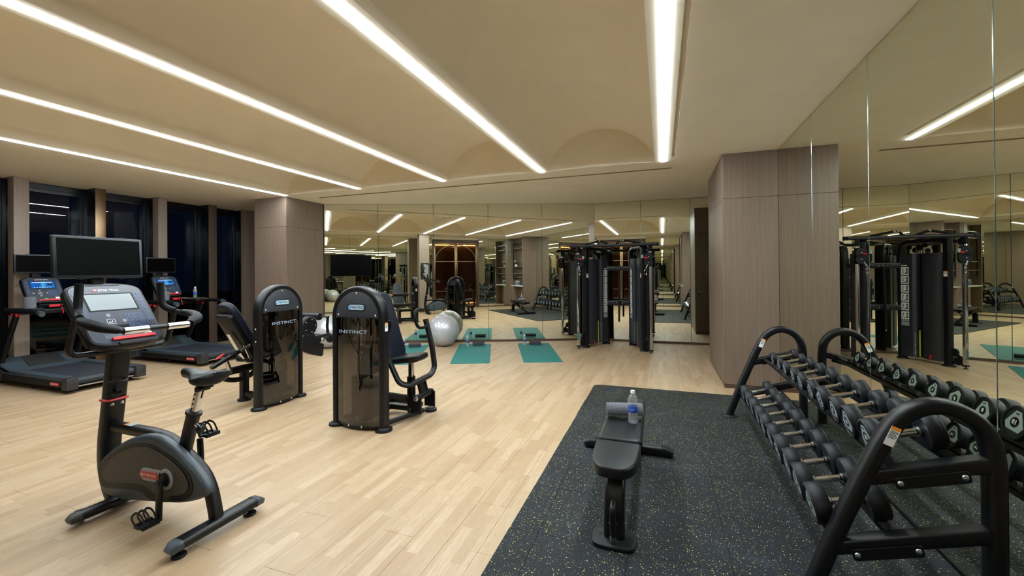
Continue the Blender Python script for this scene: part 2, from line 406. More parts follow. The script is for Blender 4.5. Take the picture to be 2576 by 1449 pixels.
# ---- floor: boards of the laminate, each its own piece up to 300, the rest joined
floor = struct('floor')
sl = MB(); sl.box(-9.9, 1.6, -2.6, 9.9, -.12, -.0135); sl.build('floor_slab', 'groove', floor)
BW, BL = .204, 1.41
def plank_mb(wd, ln, T=None, mb=None):
    mb = mb or MB(); x0, x1, y0, y1 = -wd/2+.0004, wd/2-.0004, -ln/2+.0004, ln/2-.0004; c = .0012
    mb.add([(x0, y0, -.013), (x1, y0, -.013), (x1, y1, -.013), (x0, y1, -.013), (x0, y0, -c), (x1, y0, -c), (x1, y1, -c), (x0, y1, -c),
            (x0+c, y0+c, 0), (x1-c, y0+c, 0), (x1-c, y1-c, 0), (x0+c, y1-c, 0)],
           [(0, 1, 5, 4), (1, 2, 6, 5), (2, 3, 7, 6), (3, 0, 4, 7), (4, 5, 9, 8), (5, 6, 10, 9), (6, 7, 11, 10), (7, 4, 8, 11), (8, 9, 10, 11), (3, 2, 1, 0)], T=T)
    return mb
PL = plank_mb(BW, BL).mesh('plank', 'floor', 20)
cells = []
i = 0; x = -9.75
while x < 1.40:
    xw = min(BW, 1.406-x); off = (i*.47) % BL; y = -1.62-off
    while y < 9.68:
        a, b = max(y, -1.62), min(y+BL, 9.66)
        if b-a > .03:
            P = Vector((x+xw/2, (a+b)/2, 0))
            if (P-CA).dot(AN) > -.55: cells.append((P, xw, b-a))
        y += BL
    x += BW; i += 1
def _vis(c):
    P = c[0]; d = P-Vector((0, 0, 0)); t = d.dot(F); u = d.dot(Rt)
    return (0 if (t > .8 and abs(u) < 1.35*t+.3) else 40)+d.length
cells.sort(key=_vis)
rest = MB()
for k, (P, wd, ln) in enumerate(cells):
    if k < 300:
        o = link('plank', PL, floor, TR(P.x, P.y, 0) @ Matrix.Diagonal((wd/BW, ln/BL, 1, 1)))
    else: plank_mb(wd, ln, TR(P.x, P.y, 0), rest)
tag(rest.build('plank_field', 'floor', floor, 20), kind='stuff')

# ---- ceiling: soffit with recesses, four vaults
SX = [.033, -1.730, -3.447, -5.183, -6.935]      # centre lines of the light strips
V0, V1 = 1.22, 6.25
vaults = [(SX[i+1]+.105, SX[i]-.115) for i in range(4)]
holes = [(a, b, V0, V1, None) for a, b in vaults]
holes.append((-6.52, .147, 6.70, 6.775, .03))
holes.append((.137, .176, 1.22, 6.1, .035))
holes += [(sx-.032, sx+.032, 1.17, 6.31, .05) for sx in SX]
xs = sorted({-9.9, 1.6}|{h[0] for h in holes}|{h[1] for h in holes}); ys = sorted({-2.6, 9.9}|{h[2] for h in holes}|{h[3] for h in holes})
ceil = MB()
for a, b in zip(xs, xs[1:]):
    for c, d in zip(ys, ys[1:]):
        mx, my = (a+b)/2, (c+d)/2
        if any(h[0] < mx < h[1] and h[2] < my < h[3] for h in holes): continue
        ceil.add([(a, c, H), (b, c, H), (b, d, H), (a, d, H)], [(3, 2, 1, 0)])
for a, b, c, d, dep in holes:
    if dep is None: continue
    z = H+dep
    ceil.add([(a, c, H), (b, c, H), (b, d, H), (a, d, H), (a, c, z), (b, c, z), (b, d, z), (a, d, z)],
             [(0, 1, 5, 4), (1, 2, 6, 5), (2, 3, 7, 6), (3, 0, 4, 7), (4, 5, 6, 7)], m=1 if dep == .03 else 0)
ceil.box(-9.9, 1.6, -2.6, 9.9, 3.95, 4.05)
tag(ceil.build('ceiling', ['paint', 'groove'], None), kind='structure')
ceiling = bpy.data.objects['ceiling']
for a, b in vaults:
    mb = MB(); n = 28; zl = H+.085; hw = (b-a)/2; sag = 3.64-zl; Rr = (hw*hw+sag*sag)/(2*sag); th = math.asin(hw/Rr)
    arc = [((a+b)/2+Rr*math.sin(-th+2*th*i/n), 3.64-Rr+Rr*math.cos(-th+2*th*i/n)) for i in range(n+1)]
    prof = [(a, H)]+arc+[(b, H)]
    vs = [(x, yy, z) for yy in (V0, V1) for x, z in prof]; L = len(prof)
    fs = [(i, i+1, L+i+1, L+i) for i in range(L-1)]+[tuple(range(L-1, -1, -1)), tuple(L+i for i in range(L))]
    mb.add(vs, fs); mb.build('vault', 'paint', ceiling, 30)
# ---- light strips
where = ['between the two largest vaults right of centre, closest to the mirror wall', 'second from the right, between the first and second vault', 'third from the right, in the middle of the row of vaults',
         'fourth from the right, between the third and fourth vault', 'leftmost, nearest the dark windows']
LB = [('long white ceiling light strip nearest the right mirror wall', 0), ('long white ceiling light strip second from the right mirror wall', 1),
      ('long white ceiling light strip in the middle of the five', 2), ('long white ceiling light strip second from the dark windows', 3), ('long white ceiling light strip nearest the dark windows', 4)]
for lb, i in LB:
    t = thing('ceiling_light', lb, 'ceiling light', (SX[i], 3.74, H), group='linear ceiling lights between the vaults')
    mb = MB(); mb.box(-.031, .031, -2.56, 2.56, -.006, .02, b=.002, seg=1); mb.build('diffuser', 'strip', t)
    mb = MB(); mb.box(-.031, .031, -2.57, 2.57, .02, .048); mb.build('housing', 'white', t)

# ---- wood-clad masses, built of panels with recessed joints
def clad(st, faces, matn='veneer', zs=(0.0, .055, 2.5, H), gap=.004, th=.018):
    """faces: (x0,y0,x1,y1,splits) with outward normal to the right of the direction"""
    for x0, y0, x1, y1, sp in faces:
        d = Vector((x1-x0, y1-y0, 0)); L = d.length; d.normalize(); nrm = Vector((d.y, -d.x, 0)); cut = [0]+list(sp)+[L]
        T = Matrix((d, nrm, Vector((0, 0, 1)))).transposed().to_4x4(); T.translation = Vector((x0, y0, 0))
        for a, b in zip(cut, cut[1:]):
            for z0, z1 in zip(zs, zs[1:]):
                mb = MB()
                low = z1 < .1
                mb.box(a+(0 if a == 0 else gap/2), b-(0 if b == L else gap/2), -.012 if not low else -.012, (th-.012) if not low else (th-.018), z0+(.002 if z0 > .1 else 0), z1-(.002 if 1 < z1 < 3 else 0), b=.0012, seg=1, T=T)
                mb.build('kick_board' if low else 'panel', 'trim' if low else matn, st, 20)
def core(st, x0, x1, y0, y1, z0=0, z1=H, name='core', m='veneer_dark'):
    mb = MB(); mb.box(x0, x1, y0, y1, z0, z1); mb.build(name, m, st)
s = struct('wall_pillar_right'); core(s, .785, 1.40, 6.215, 7.97)
clad(s, [(.77, 6.2, 1.404, 6.2, []), (.77, 7.985, .77, 6.2, [.9]), (1.404, 7.985, .77, 7.985, [])])
s = struct('wall_pillar_left'); core(s, -7.855, -7.045, 6.405, 7.69)
clad(s, [(-7.87, 6.39, -7.03, 6.39, []), (-7.03, 6.39, -7.03, 7.36, []), (-7.87, 7.69, -7.87, 6.39, [])], 'veneer')
s = struct('wall_pillar_entrance'); core(s, -3.605, -3.205, .57, .92)
clad(s, [(-3.22, .95, -3.60, .95, []), (-3.60, .95, -3.60, .56, []), (-3.60, .56, -3.22, .56, []), (-3.22, .56, -3.22, .95, [])], 'veneer_light')
s = struct('wall_pier_near'); core(s, .785, 1.40, 1.20, 1.225)
clad(s, [(1.404, 1.236, .775, 1.236, []), (.775, 1.236, .775, 1.19, []), (.77, 1.2, 1.1, 1.2, [])])
s = struct('wall_niche'); core(s, 1.085, 1.40, -.36, 1.21)
clad(s, [(1.07, 1.2, 1.07, -.04, [.62])])
core(s, .785, 1.09, -.36, -.055)
clad(s, [(.77, -.04, .77, -.345, []), (1.07, -.04, .77, -.04, [])])
# lower cabinet front of the niche: solid cheek at one side, open knee space at the other
s2 = struct('wall_niche_cabinet'); mb = MB(); mb.box(.775, 1.06, -.03, .20, 0, .925, b=.002); mb.build('cheek', 'veneer', s2)
mb = MB(); mb.box(.775, 1.06, 1.175, 1.195, 0, .925, b=.002); mb.build('cheek', 'veneer', s2)
# far walls
s = struct('wall_far_left'); core(s, -9.75, -7.86, 7.62, 7.75); clad(s, [(-9.35, 7.6, -7.86, 7.6, [.75])], 'veneer')
s = struct('wall_right_recess'); core(s, 1.42, 1.5, 7.98, 9.7); clad(s, [(1.406, 9.66, 1.406, 7.98, [.8])], 'veneer')
s = struct('wall_corner_back'); core(s, -9.75, -7.25, -.5, -.38); clad(s, [(-7.25, -.35, -9.4, -.35, [1.0])], 'veneer')

# ---- mirror walls: panels with fine joints
def mirror_wall(name, p0, p1, cuts, trimname, z0=.045):
    st = struct(name); p0 = Vector(p0); p1 = Vector(p1); d = (p1-p0); L = d.length; d.normalize(); nrm = Vector((d.y, -d.x, 0))
    T = Matrix((d, nrm, Vector((0, 0, 1)))).transposed().to_4x4(); T.translation = p0
    mb = MB(); mb.box(0, L, -.05, -.012, 0, H, T=T); mb.build('backing', 'ink', st)
    cut = [0]+list(cuts)+[L]
    for a, b in zip(cut, cut[1:]):
        e0 = .0 if a == 0 else .0022; e1 = 0. if b == L else .0022
        mb = MB(); x0, x1 = a+e0, b-e1; c = .0022; zt = H-.003
        mb.add([(x0, -.008, z0), (x1, -.008, z0), (x1, -.008, zt), (x0, -.008, zt), (x0, -c, z0), (x1, -c, z0), (x1, -c, zt), (x0, -c, zt),
                (x0+c, 0, z0+c), (x1-c, 0, z0+c), (x1-c, 0, zt-c), (x0+c, 0, zt-c)],
               [(4, 5, 9, 8), (5, 6, 10, 9), (6, 7, 11, 10), (7, 4, 8, 11), (3, 2, 1, 0)], m=1, T=T)
        mb.add([(x0+c, 0, z0+c), (x1-c, 0, z0+c), (x1-c, 0, zt-c), (x0+c, 0, zt-c)], [(0, 1, 2, 3)], T=T)
        o = mb.build('mirror_panel', ['mirror', 'mirror_edge'], st)
        for pl in o.data.polygons: pl.use_smooth = False
    mb = MB(); mb.box(0, L, -.01, .006, 0, z0, b=.001, T=T); tag(mb.build(trimname, 'ink' if 'right' in name else 'trim', None), kind='structure')
    return st
mirror_wall('wall_far_mirror', CA+AU*6.03, CA, [1.18, 2.40, 3.62, 4.83], 'baseboard_far_mirror')
mirror_wall('wall_end_mirror', CA, (1.42, 9.63, 0), [1.0, 2.0], 'baseboard_end_mirror')
mirror_wall('wall_right_mirror', (1.406, 6.22, 0), (1.406, 1.24, 0), [1.29, 2.504, 3.72], 'baseboard_right_mirror', .03)
mirror_wall('wall_back_mirror', (.77, -.35, 0), (-.68, -.35, 0), [.72], 'baseboard_back_mirror')
mirror_wall('wall_television_mirror', (-2.80, -.35, 0), (-7.25, -.35, 0), [1.1, 2.2, 3.3], 'baseboard_television_mirror')

# ---- window wall
ys_post = [(-.35, -.2), (.62, .79), (1.60, 1.77), (2.57, 2.74), (3.53, 3.70), (4.52, 4.67), (5.50, 5.66), (6.49, 6.66), (7.36, 7.6)]
st = struct('wall_left')
for k, (a, b) in enumerate(ys_post):
    wood = k in (0, 2, 4, 6, 8)
    mb = MB(); mb.box(-9.78, -9.50 if wood else -9.37, a+.01, b-.01, .0, H, b=.003); mb.build('mullion', 'frame_navy', st)
    if wood:
        mb = MB(); mb.box(-9.52, -9.35, a, b, 0, H, b=.002); mb.build('post_cladding', 'veneer_light', st)
    else:
        mb = MB(); mb.box(-9.375, -9.35, a, b, 0, H, b=.003); mb.build('post_cover', 'bronze' if k == 5 else 'veneer_dark', st)
mb = MB(); mb.box(-9.9, -9.70, -.35, 7.6, 0, .08); mb.box(-9.9, -9.70, -.35, 7.6, 3.0, H); mb.build('window_rail', 'frame_navy', st)
for k in range(8):
    y0, y1 = ys_post[k][1]-.01, ys_post[k+1][0]+.01
    wdw = struct('window_%d' % (k+1), loc=(-9.75, (y0+y1)/2, 0)); h2 = (y1-y0)/2
    mb = MB(); mb.box(-.004, .004, -h2, h2, .08, 3.0); mb.build('pane', 'window_glass', wdw)
    mb = MB()
    for a, b in ((-h2, -h2+.05), (h2-.05, h2)): mb.box(-.03, .03, a, b, .08, 3.0, b=.002, seg=1)
    mb.box(-.03, .03, -h2+.05, h2-.05, .08, .14, b=.002, seg=1); mb.box(-.03, .03, -h2+.05, h2-.05, 2.94, 3.0, b=.002, seg=1); mb.build('window_frame', 'frame_navy', wdw)
# night outside: a dark parapet and facade fins some metres off
mb = MB(); mb.box(-14.2, -14.0, -8, 16, -4, 1.0)
tag(mb.build('wall_outside_facade', 'frame_navy'), kind='structure')

# ---- entrance doors (seen in the mirrors)
def door(n, xa, xb, hinge):
    st = struct('door_%d' % n, loc=((xa+xb)/2, -.40, 0)); hw = (xb-xa)/2
    mb = MB(); fw = .055
    mb.box(-hw, -hw+fw, -.025, .025, .02, 2.86, b=.003); mb.box(hw-fw, hw, -.025, .025, .02, 2.86, b=.003)
    mb.box(-hw+fw, hw-fw, -.025, .025, .02, .10, b=.003); mb.box(-hw+fw, hw-fw, -.025, .025, 2.80, 2.86, b=.003)
    mb.build('door_frame', 'bronze', st)
    mb = MB(); mb.box(-hw+fw, hw-fw, -.005, .005, .10, 2.80); mb.build('pane', 'door_glass', st)
    for z in (.75, 2.04):
        mb = MB(); mb.box(-hw+fw, hw-fw, -.014, .014, z-.014, z+.014, b=.003); mb.build('glazing_bar', 'bronze', st)
    mb = MB(); r = 2*hw-2*fw; sx = hinge   # arch: centre at the meeting stile
    pts = [(sx*(hw-fw)-sx*r*math.cos(t), 0, 2.04+.74*math.sin(t)) for t in [math.pi/2*i/16 for i in range(17)]]
    mb.tube(pts, rr(.03, .026, .004, 1), up=(0, 1, 0)); mb.build('arch_bar', 'bronze', st)
    mb = MB(); hx = sx*(hw-.03); mb.box(hx-.012, hx+.012, .05, .07, .95, 1.95, b=.004)
    for z in (1.05, 1.85): mb.cyl((hx, .02, z), (hx, .06, z), .008, 8)
    mb.build('door_handle', 'bronze', st); return st
door(1, -2.70, -1.725, 1); door(2, -1.715, -.75, -1)
mb = MB(); mb.box(-2.78, -2.70, -.46, -.33, 0, 3.0, b=.003); mb.box(-.75, -.67, -.46, -.33, 0, 3.0, b=.003); mb.box(-2.70, -.75, -.46, -.33, 2.87, 3.0, b=.003)
tag(mb.build('trim_1', 'trim'), kind='structure')
mb = MB(); mb.box(-2.80, -.66, -.46, -.35, 3.0, H); tag(mb.build('trim_2', 'paint'), kind='structure')
st = struct('wall_lobby'); core(st, -3.6, .2, -2.3, -2.2, m='veneer'); core(st, -3.6, -3.5, -2.3, -.47); core(st, .1, .2, -2.3, -.47)
mb = MB(); mb.box(-3.4, 0, -2.19, -2.13, 2.86, 2.90); mb.build('cove_light', 'cove', st)
mb = MB(); mb.box(-3.4, 0, -2.19, -2.15, .06, .08); mb.build('base_light', 'cove', st)
# back of the block: a dark door with lever handle, facing the end mirror
st = struct('door_3', loc=(1.08, 8.0, 0))
mb = MB(); mb.box(-.29, .31, -.01, .012, .05, 2.49, b=.002); mb.build('door_leaf', 'veneer_dark', st)
mb = MB(); mb.cyl((-.24, .01, 1.05), (-.24, .06, 1.05), .01, 10); mb.tube(rp([(-.24, .055, 1.05), (-.12, .055, 1.05)], .01), .009, 10); mb.lathe([(0, .018), (.026, .018), (.028, .012), (.028, 0)], T=fr((-.24, .012, 1.05), (1, 0, 0), (0, 0, -1)), n=18); mb.build('door_handle', 'steel', st)
mb = MB(); mb.lathe([(0, .012), (.024, .012), (.026, .008), (.026, 0)], T=fr((-.24, .012, .97), (1, 0, 0), (0, 0, -1)), n=18); mb.build('door_lock', 'ink', st)

# ---- niche furnishing (mirrored in the far wall)
t = thing('counter_slab', 'white stone counter slab fixed across the wood niche', 'counter', (.93, .58, .925))
MB().box(-.175, .135, -.61, .61, 0, .035, b=.003).build('slab', 'stone', t)
t = thing('shelf_unit', 'black metal framed shelf unit with three wood shelves above the white counter', 'shelf', (1.04, .58, 1.25))
mb = MB()
for a in (-.52, .52): mb.box(-.20, -.17, a-.015, a+.015, 0, 1.6, b=.002); mb.box(-.20, .012, a-.015, a+.015, 0, .03); mb.box(-.20, .012, a-.015, a+.015, 1.57, 1.6)
mb.box(-.20, -.17, -.52, .52, 0, .03); mb.box(-.20, -.17, -.52, .52, 1.57, 1.6); mb.build('shelf_frame', 'black', t)
for z in (.23, .53, 1.35): MB().box(-.20, .012, -.50, .50, z, z+.022, b=.002).build('shelf', 'veneer_light', t)
t = thing('potted_orchid', 'cream orchid in a white round pot on the middle shelf of the niche', 'plant', (.895, .27, 1.802))
MB().lathe([(0, 0), (.035, 0), (.06, .04), (.055, .085), (.04, .1), (.035, .09), (0, .085)]).build('pot', 'stone', t)
mb = MB()
for k in range(6):
    a = k*1.05; dv = Vector((math.cos(a), math.sin(a), 0)); pts = [dv*(.02+.12*u)+Vector((0, 0, .09+.10*math.sin(u*2.4))) for u in [i/6 for i in range(7)]]
    mb.tube(pts, [(.003, -.02), (.006, 0), (.003, .02), (-.002, 0)], up=(0, 0, 1), scl=lambda u: .3+math.sin(u*2.6+.3))
mb.build('leaf', 'green', t)
mb = MB(); mb.tube(smooth([(0, 0, .09), (.01, .01, .2), (-.03, .02, .30), (-.09, .03, .33)]), .004, 6); mb.build('stem', 'green', t)
for k in range(6):
    mb = MB(); c = Vector((-.02-.018*k, .015+.012*(k % 3-1), .24+.02*k-.004*k*k))
    for j in range(5):
        a = j*1.2566; mb.lathe([(0, .004), (.014, .002), (.018, 0), (.014, -.001), (0, 0)], T=TR(*c) @ Matrix.Rotation(.9, 4, 'Y') @ Matrix.Rotation(a, 4, 'Z') @ TR(.017, 0, 0), n=8)
    mb.build('flower', 'petal', t)
# ---- television on the back mirror
t = thing('television', 'large black wall television hung on the back mirror wall', 'television', (-6.045, -.33, 1.45))
MB().box(-.765, .765, 0, .05, 0, .85, b=.006).build('housing', 'ink', t)
MB().box(-.755, .755, .05, .053, .012, .84).build('screen', 'screen', t)
MB().box(-.3, .3, -.0175, .0, .25, .6).build('wall_bracket', 'ink', t)
t = thing('notice_board', 'black notice board with fine white print on the entrance pillar', 'sign', (-3.395, .9565, 1.30))
T = fr((0, 0, .32), (-1, 0, 0), (0, 0, 1))
MB().prism(rr(.33, .64, .02, 4), -.0005, .012, T=T, ch=.002).build('board', 'ink', t)
mb = MB(); mb.box(-.05, .05, .27, .285, .012, .0128, T=T); random.seed(3)
for k in range(26): mb.box(-.14, -.14+random.uniform(.1, .27), .24-k*.02, .246-k*.02, .012, .0128, T=T)
tag(mb.build('print', 'white', t), kind='stuff')
t = thing('ceiling_vent', 'small black slot vent in the ceiling beside the entrance pillar', 'vent', (-2.95, .45, H))
MB().box(-.14, .14, -.03, .03, -.006, .0, b=.002).build('grille_frame', 'ink', t)
mb = MB()
for k in range(3): mb.box(-.13, .13, -.022+k*.018, -.014+k*.018, -.009, -.004)
tag(mb.build('grille_slat', 'black', t), kind='stuff')

# ---- rubber gym flooring: tiles
mat_ = thing('rubber_floor_mat', 'black rubber mat of yellow-speckled tiles under bench and dumbbell rack', 'floor mat', (0, 0, 0))
gx = [-.88, -.70, -.19, .33, .85, 1.3985]; gy = [1.37, 1.86, 2.39, 2.93, 3.46, 4.0, 4.53, 5.07, 5.60, 5.80]
for i, (a, b) in enumerate(zip(gx, gx[1:])):
    for j, (c, d) in enumerate(zip(gy, gy[1:])):
        jx = random.uniform(-.004, .004) if i == 0 else 0
        mb = MB(); c1 = .0035; x0, x1, y0, y1, z1 = a+.0007+jx, b-.0007, c+.0007, d-.0007, .015
        if i == 0 and j == len(gy)-2: poly = [(x0, y0), (x1, y0), (x1, y1), (x0+.10, y1), (x0+.03, y1-.02), (x0, y1-.08)]
        else: poly = [(x0, y0), (x1, y0), (x1, y1), (x0, y1)]
        q = inset(poly, .0012); L = len(poly)
        vs = [(u, v, 0) for u, v in poly]+[(u, v, z1-.0012) for u, v in poly]+[(u, v, z1) for u, v in q]
        fs = [(k*L+n_, k*L+(n_+1) % L, (k+1)*L+(n_+1) % L, (k+1)*L+n_) for k in range(2) for n_ in range(L)]+[tuple(2*L+n_ for n_ in range(L)), tuple(range(L-1, -1, -1))]
        mb.add(vs, fs); mb.build('tile', 'rubber_tile', mat_, 20)
# ================================================================== CARDIO MACHINES
def oval_logo(parent, T, wd, txt='STAR TRAC', pill='red_badge', ink='white', full=True):
    """T: centre of badge, x along text"""
    ht = wd*.22
    if full: flat(parent, 'badge', T, wd, ht, pill, .004, ht*.42)
    else: flat(parent, 'badge', T @ TR(-wd*.40, 0, 0), wd*.18, ht*.5, pill, .002, ht*.2)
    z = .0045 if full else .0005
    mb = MB(); T2 = T @ TR(-wd*.36 if full else -wd*.40, 0, z if full else .0022)
    pl = circ(1, 20); s = ht*(.28 if full else .17)
    out = [(x*s*1.5, y*s) for x, y in pl]; inn = [(x*s*1.5*.72, y*s*.62) for x, y in pl]; L = 20
    mb.add([(x, y, .0005) for x, y in out]+[(x, y, .0005) for x, y in inn], [(i, (i+1) % L, L+(i+1) % L, L+i) for i in range(L)], T=T2)
    mb.box(-s*.7, s*.7, -s*.12, s*.12, 0, .0006, T=T2); mb.build('emblem', ink, parent)
    text(txt, ht*(.5 if full else .62), T @ TR(wd*.10 if full else wd*.12, 0, z), ink, parent, wx=1.12, bold=.02)
def console(parent, T, lit=True, w=.41, h=.49):
    """T: frame centre of face, x right, y up, z towards the user"""
    body = smooth2([(-w*.44, h*.44), (0, h*.5), (w*.44, h*.44), (w*.5, h*.2), (w*.49, -h*.25), (w*.43, -h*.45), (0, -h*.5), (-w*.43, -h*.45), (-w*.49, -h*.25), (-w*.5, h*.2)], 4)
    c = MB().prism(body, -.065, 0, T=T, ch=.018, seg=3).build('console', 'black_satin', parent)
    face = inset(body, .018)
    MB().prism(face, -.002, .0025, T=T, ch=.0015, seg=1).build('faceplate', 'face' if not lit else 'face_dark', c)
    sw, sh = w*.60, h*.245; sy = h*.175
    flat(c, 'screen_surround', T @ TR(0, sy, .0025), sw+.02, sh+.02, 'ink', .0012, .006)
    flat(c, 'screen', T @ TR(0, sy, .0035), sw, sh, 'lit' if lit else 'lcd', .0014, .003)
    if lit:
        mb = MB(); S = T @ TR(0, sy, .005); mb.box(-sw*.42, sw*.42, sh*.34, sh*.40, 0, .0004, T=S)
        for k in range(7): mb.box(-sw*.40+k*sw*.11, -sw*.40+k*sw*.11+sw*.06, -sh*.42, -sh*.36, 0, .0004, T=S)
        mb.box(sw*.2, sw*.42, -sh*.08, sh*.14, 0, .0004, T=S, m=1); mb.box(-sw*.28, -sw*.16, -sh*.04, sh*.02, 0, .0004, T=S, m=1); mb.build('display_graphics', ['white', 'ink'], c)
    for sx in (-1, 1):
        MB().prism([(sx*w*.345, h*.33), (sx*w*.43, h*.33), (sx*w*.44, -h*.16), (sx*w*.355, -h*.16)], .0025, .0036, T=T).build('side_membrane', 'panel_blue', c)
    mb = MB()
    for sx in (-1, 1):
        for k in range(6): mb.lathe([(0, .0012), (.006, .0012), (.007, 0)], T=T @ TR(sx*w*(.388+.003*k), h*(.29-.062*k), .0036), n=10)
    for k in range(12): mb.lathe([(0, .001), (.0055, .001), (.006, 0)], T=T @ TR(w*(.13+.065*(k % 3)), -h*(.055+.05*(k//3)), .0036), n=10)
    tag(mb.build('button', 'ink', c), kind='stuff')
    mb = MB()
    for sx in (-1, 1):
        for k in range(6): mb.box(-.003, .003, -.0016, .0016, .0048, .0052, T=T @ TR(sx*w*(.388+.003*k), h*(.29-.062*k), 0))
    for k in range(12): mb.box(-.0014, .0014, -.0022, .0022, .0046, .005, T=T @ TR(w*(.13+.065*(k % 3)), -h*(.055+.05*(k//3)), 0))
    for dx, dy in ((-.085, 0), (.085, 0), (0, .07), (0, -.07)):
        mb.add([(x*.011, y*.011, .0004) for x, y in circ(1, 16)]+[(x*.0092, y*.0092, .0004) for x, y in circ(1, 16)], [(i, (i+1) % 16, 16+(i+1) % 16, 16+i) for i in range(16)], T=T @ TR(-w*.12+dx*w*2, -h*.13+dy*h*1.4, .0036))
        mb.box(-.003, .003, -.003, .003, 0, .0006, T=T @ TR(-w*.12+dx*w*2, -h*.13+dy*h*1.4, .0036))
    S = T @ TR(-w*.12, -h*.13, .0036); q = rr(.045, .038, .006, 3); q2 = inset(q, .002); L = len(q)
    mb.add([(x, y, .0004) for x, y in q]+[(x, y, .0004) for x, y in q2], [(i, (i+1) % L, L+(i+1) % L, L+i) for i in range(L)], T=S)
    mb.box(-.011, .008, -.006, -.003, 0, .0006, T=S); mb.box(.005, .008, -.006, .008, 0, .0006, T=S); mb.add([(-.016, -.0045, .0005), (-.009, .001, .0005), (-.009, -.010, .0005)], [(0, 2, 1)], T=S)
    tag(mb.build('button_print', 'white', c), kind='stuff')
    flat(c, 'keypad', T @ TR(w*.195, -h*.13, .0025), w*.24, h*.23, 'panel_blue', .0012, .008)
    mb = MB()
    for k in range(22): mb.box(-w*.22+k*w*.02, -w*.22+k*w*.02+w*.012, h*.435, h*.455, .0025, .004, T=T)
    tag(mb.build('vent_slot', 'ink', c), kind='stuff')
    oval_logo(c, T @ TR(0, h*.365, .0027), w*.34, full=False)
    # lower lip: red ledge, usb bar, sticker and start button
    MB().prism(rr(w*.56, .022, .006), 0, .02, T=T @ TR(w*.06, -h*.40, .0), ch=.003).build('ledge', 'red', c)
    b = MB().prism(rr(w*.52, .024, .01), -.01, .014, T=T @ TR(w*.10, -h*.465, .0), ch=.003).build('port_bar', 'black_satin', c)
    flat(c, 'sticker', T @ TR(w*.27, -h*.325, .0025), .045, .028, 'white', .0008)
    if lit: flat(c, 'start_button', T @ TR(-w*.02, -h*.34, .0025), .045, .018, 'green_btn', .002, .008); flat(c, 'stop_button', T @ TR(w*.12, -h*.34, .0025), .02, .018, 'red', .002, .009)
    else: flat(c, 'instruction_print', T @ TR(-w*.17, -h*.35, .0025), .10, .035, 'slate', .0008)
    return c
def add_on_screen(parent, T, wd=.485, ht=.275):
    c = MB().prism(rr(wd, ht, .008), -.035, 0, T=T, ch=.003).build('monitor', 'bezel', parent)
    flat(c, 'screen', T @ TR(0, .002, -.0004), wd-.034, ht-.036, 'screen', .0012)
    for x in (-wd*.22, wd*.25):
        MB().box(x-.012, x+.012, ht/2-.004, ht/2+.006, -.03, -.002, b=.002, T=T).build('monitor_clip', 'ink', c)
        MB().box(x-.02, x+.02, -ht/2-.006, -ht/2+.002, -.03, -.002, b=.002, T=T).build('monitor_clip', 'ink', c)
    return c

# ---- upright bike (authored in world metres, origin at its base)
BX, BY = -3.05, 1.80
bike = thing('exercise_bike', 'black upright exercise bike with grey flywheel shroud, nearest the camera', 'exercise bike', (BX, BY, 0))
W = TR(-BX, -BY, 0)
mb = MB(W); mb.tube([(-3.43, 1.55, .055), (-3.43, 2.05, .055)], rr(.05, .085, .018), up=(0, 0, 1)); fs_ = mb.build('front_stabilizer', 'black', bike)
mb = MB(W)
for a, b in ((1.57, 1.52), (2.05, 2.10)): MB(W).tube([(-3.43, a, .055), (-3.43, (a+b)/2, .054), (-3.43, b, .045)], rr(.054, .09, .018), up=(0, 0, 1), scl=lambda u: 1-.35*u*u).build('end_cap', 'slate_dark', fs_)
for yy in (1.60, 2.00): MB(W).tube([(-3.49, yy-.016, .035), (-3.49, yy+.016, .035)], .034, 18).build('transport_wheel', 'rubber_black', bike)
mb = MB(W); mb.tube([(-2.52, 1.56, .07), (-2.52, 2.02, .07)], rr(.052, .09, .02), up=(0, 0, 1)); rs_ = mb.build('rear_stabilizer', 'black', bike)
mb = MB(W)
for a, b in ((1.575, 1.52), (2.02, 2.08)): MB(W).tube([(-2.52, a, .07), (-2.52, (a+b)/2, .068), (-2.52, b, .052)], rr(.056, .094, .02), up=(0, 0, 1), scl=lambda u: 1-.35*u*u).build('end_cap', 'slate', rs_)
for yy in (1.575, 2.00):
    mb = MB(W); mb.lathe([(0, .045), (.009, .045), (.009, .022), (.034, .018), (.038, .008), (.034, 0), (0, 0)], T=TR(-2.52, yy, 0)); mb.build('leveling_foot', 'rubber_black', bike)
mb = MB(W); pts = smooth([(-3.47, 1.8, .03), (-3.53, 1.8, .12), (-3.575, 1.8, .26), (-3.575, 1.8, .42), (-3.545, 1.8, .60), (-3.51, 1.8, .80), (-3.475, 1.8, 1.0), (-3.45, 1.8, 1.14)], 4)
mb.tube(pts, rr(.118, .075, .022), up=(0, 1, 0)); mb.build('front_post', 'black', bike)
mb = MB(W); pts = smooth([(-3.53, 1.8, .525), (-3.3, 1.8, .525), (-3.08, 1.8, .522), (-2.93, 1.8, .497), (-2.78, 1.8, .42), (-2.66, 1.8, .345), (-2.595, 1.8, .26), (-2.56, 1.8, .16), (-2.54, 1.8, .07)], 5)
mb.tube(pts, rr(.07, .066, .024), up=(0, 1, 0)); mb.build('frame_tube', 'black', bike)
flat(bike, 'caution_label', W @ fr((-3.33, 1.80, .5585), (1, 0, 0), (0, 1, 0)), .06, .05, 'grey_print', .0012)
flat(bike, 'caution_label', W @ fr((-3.37, 1.80, .5585), (1, 0, 0), (0, 1, 0)), .016, .05, 'orange', .0013)
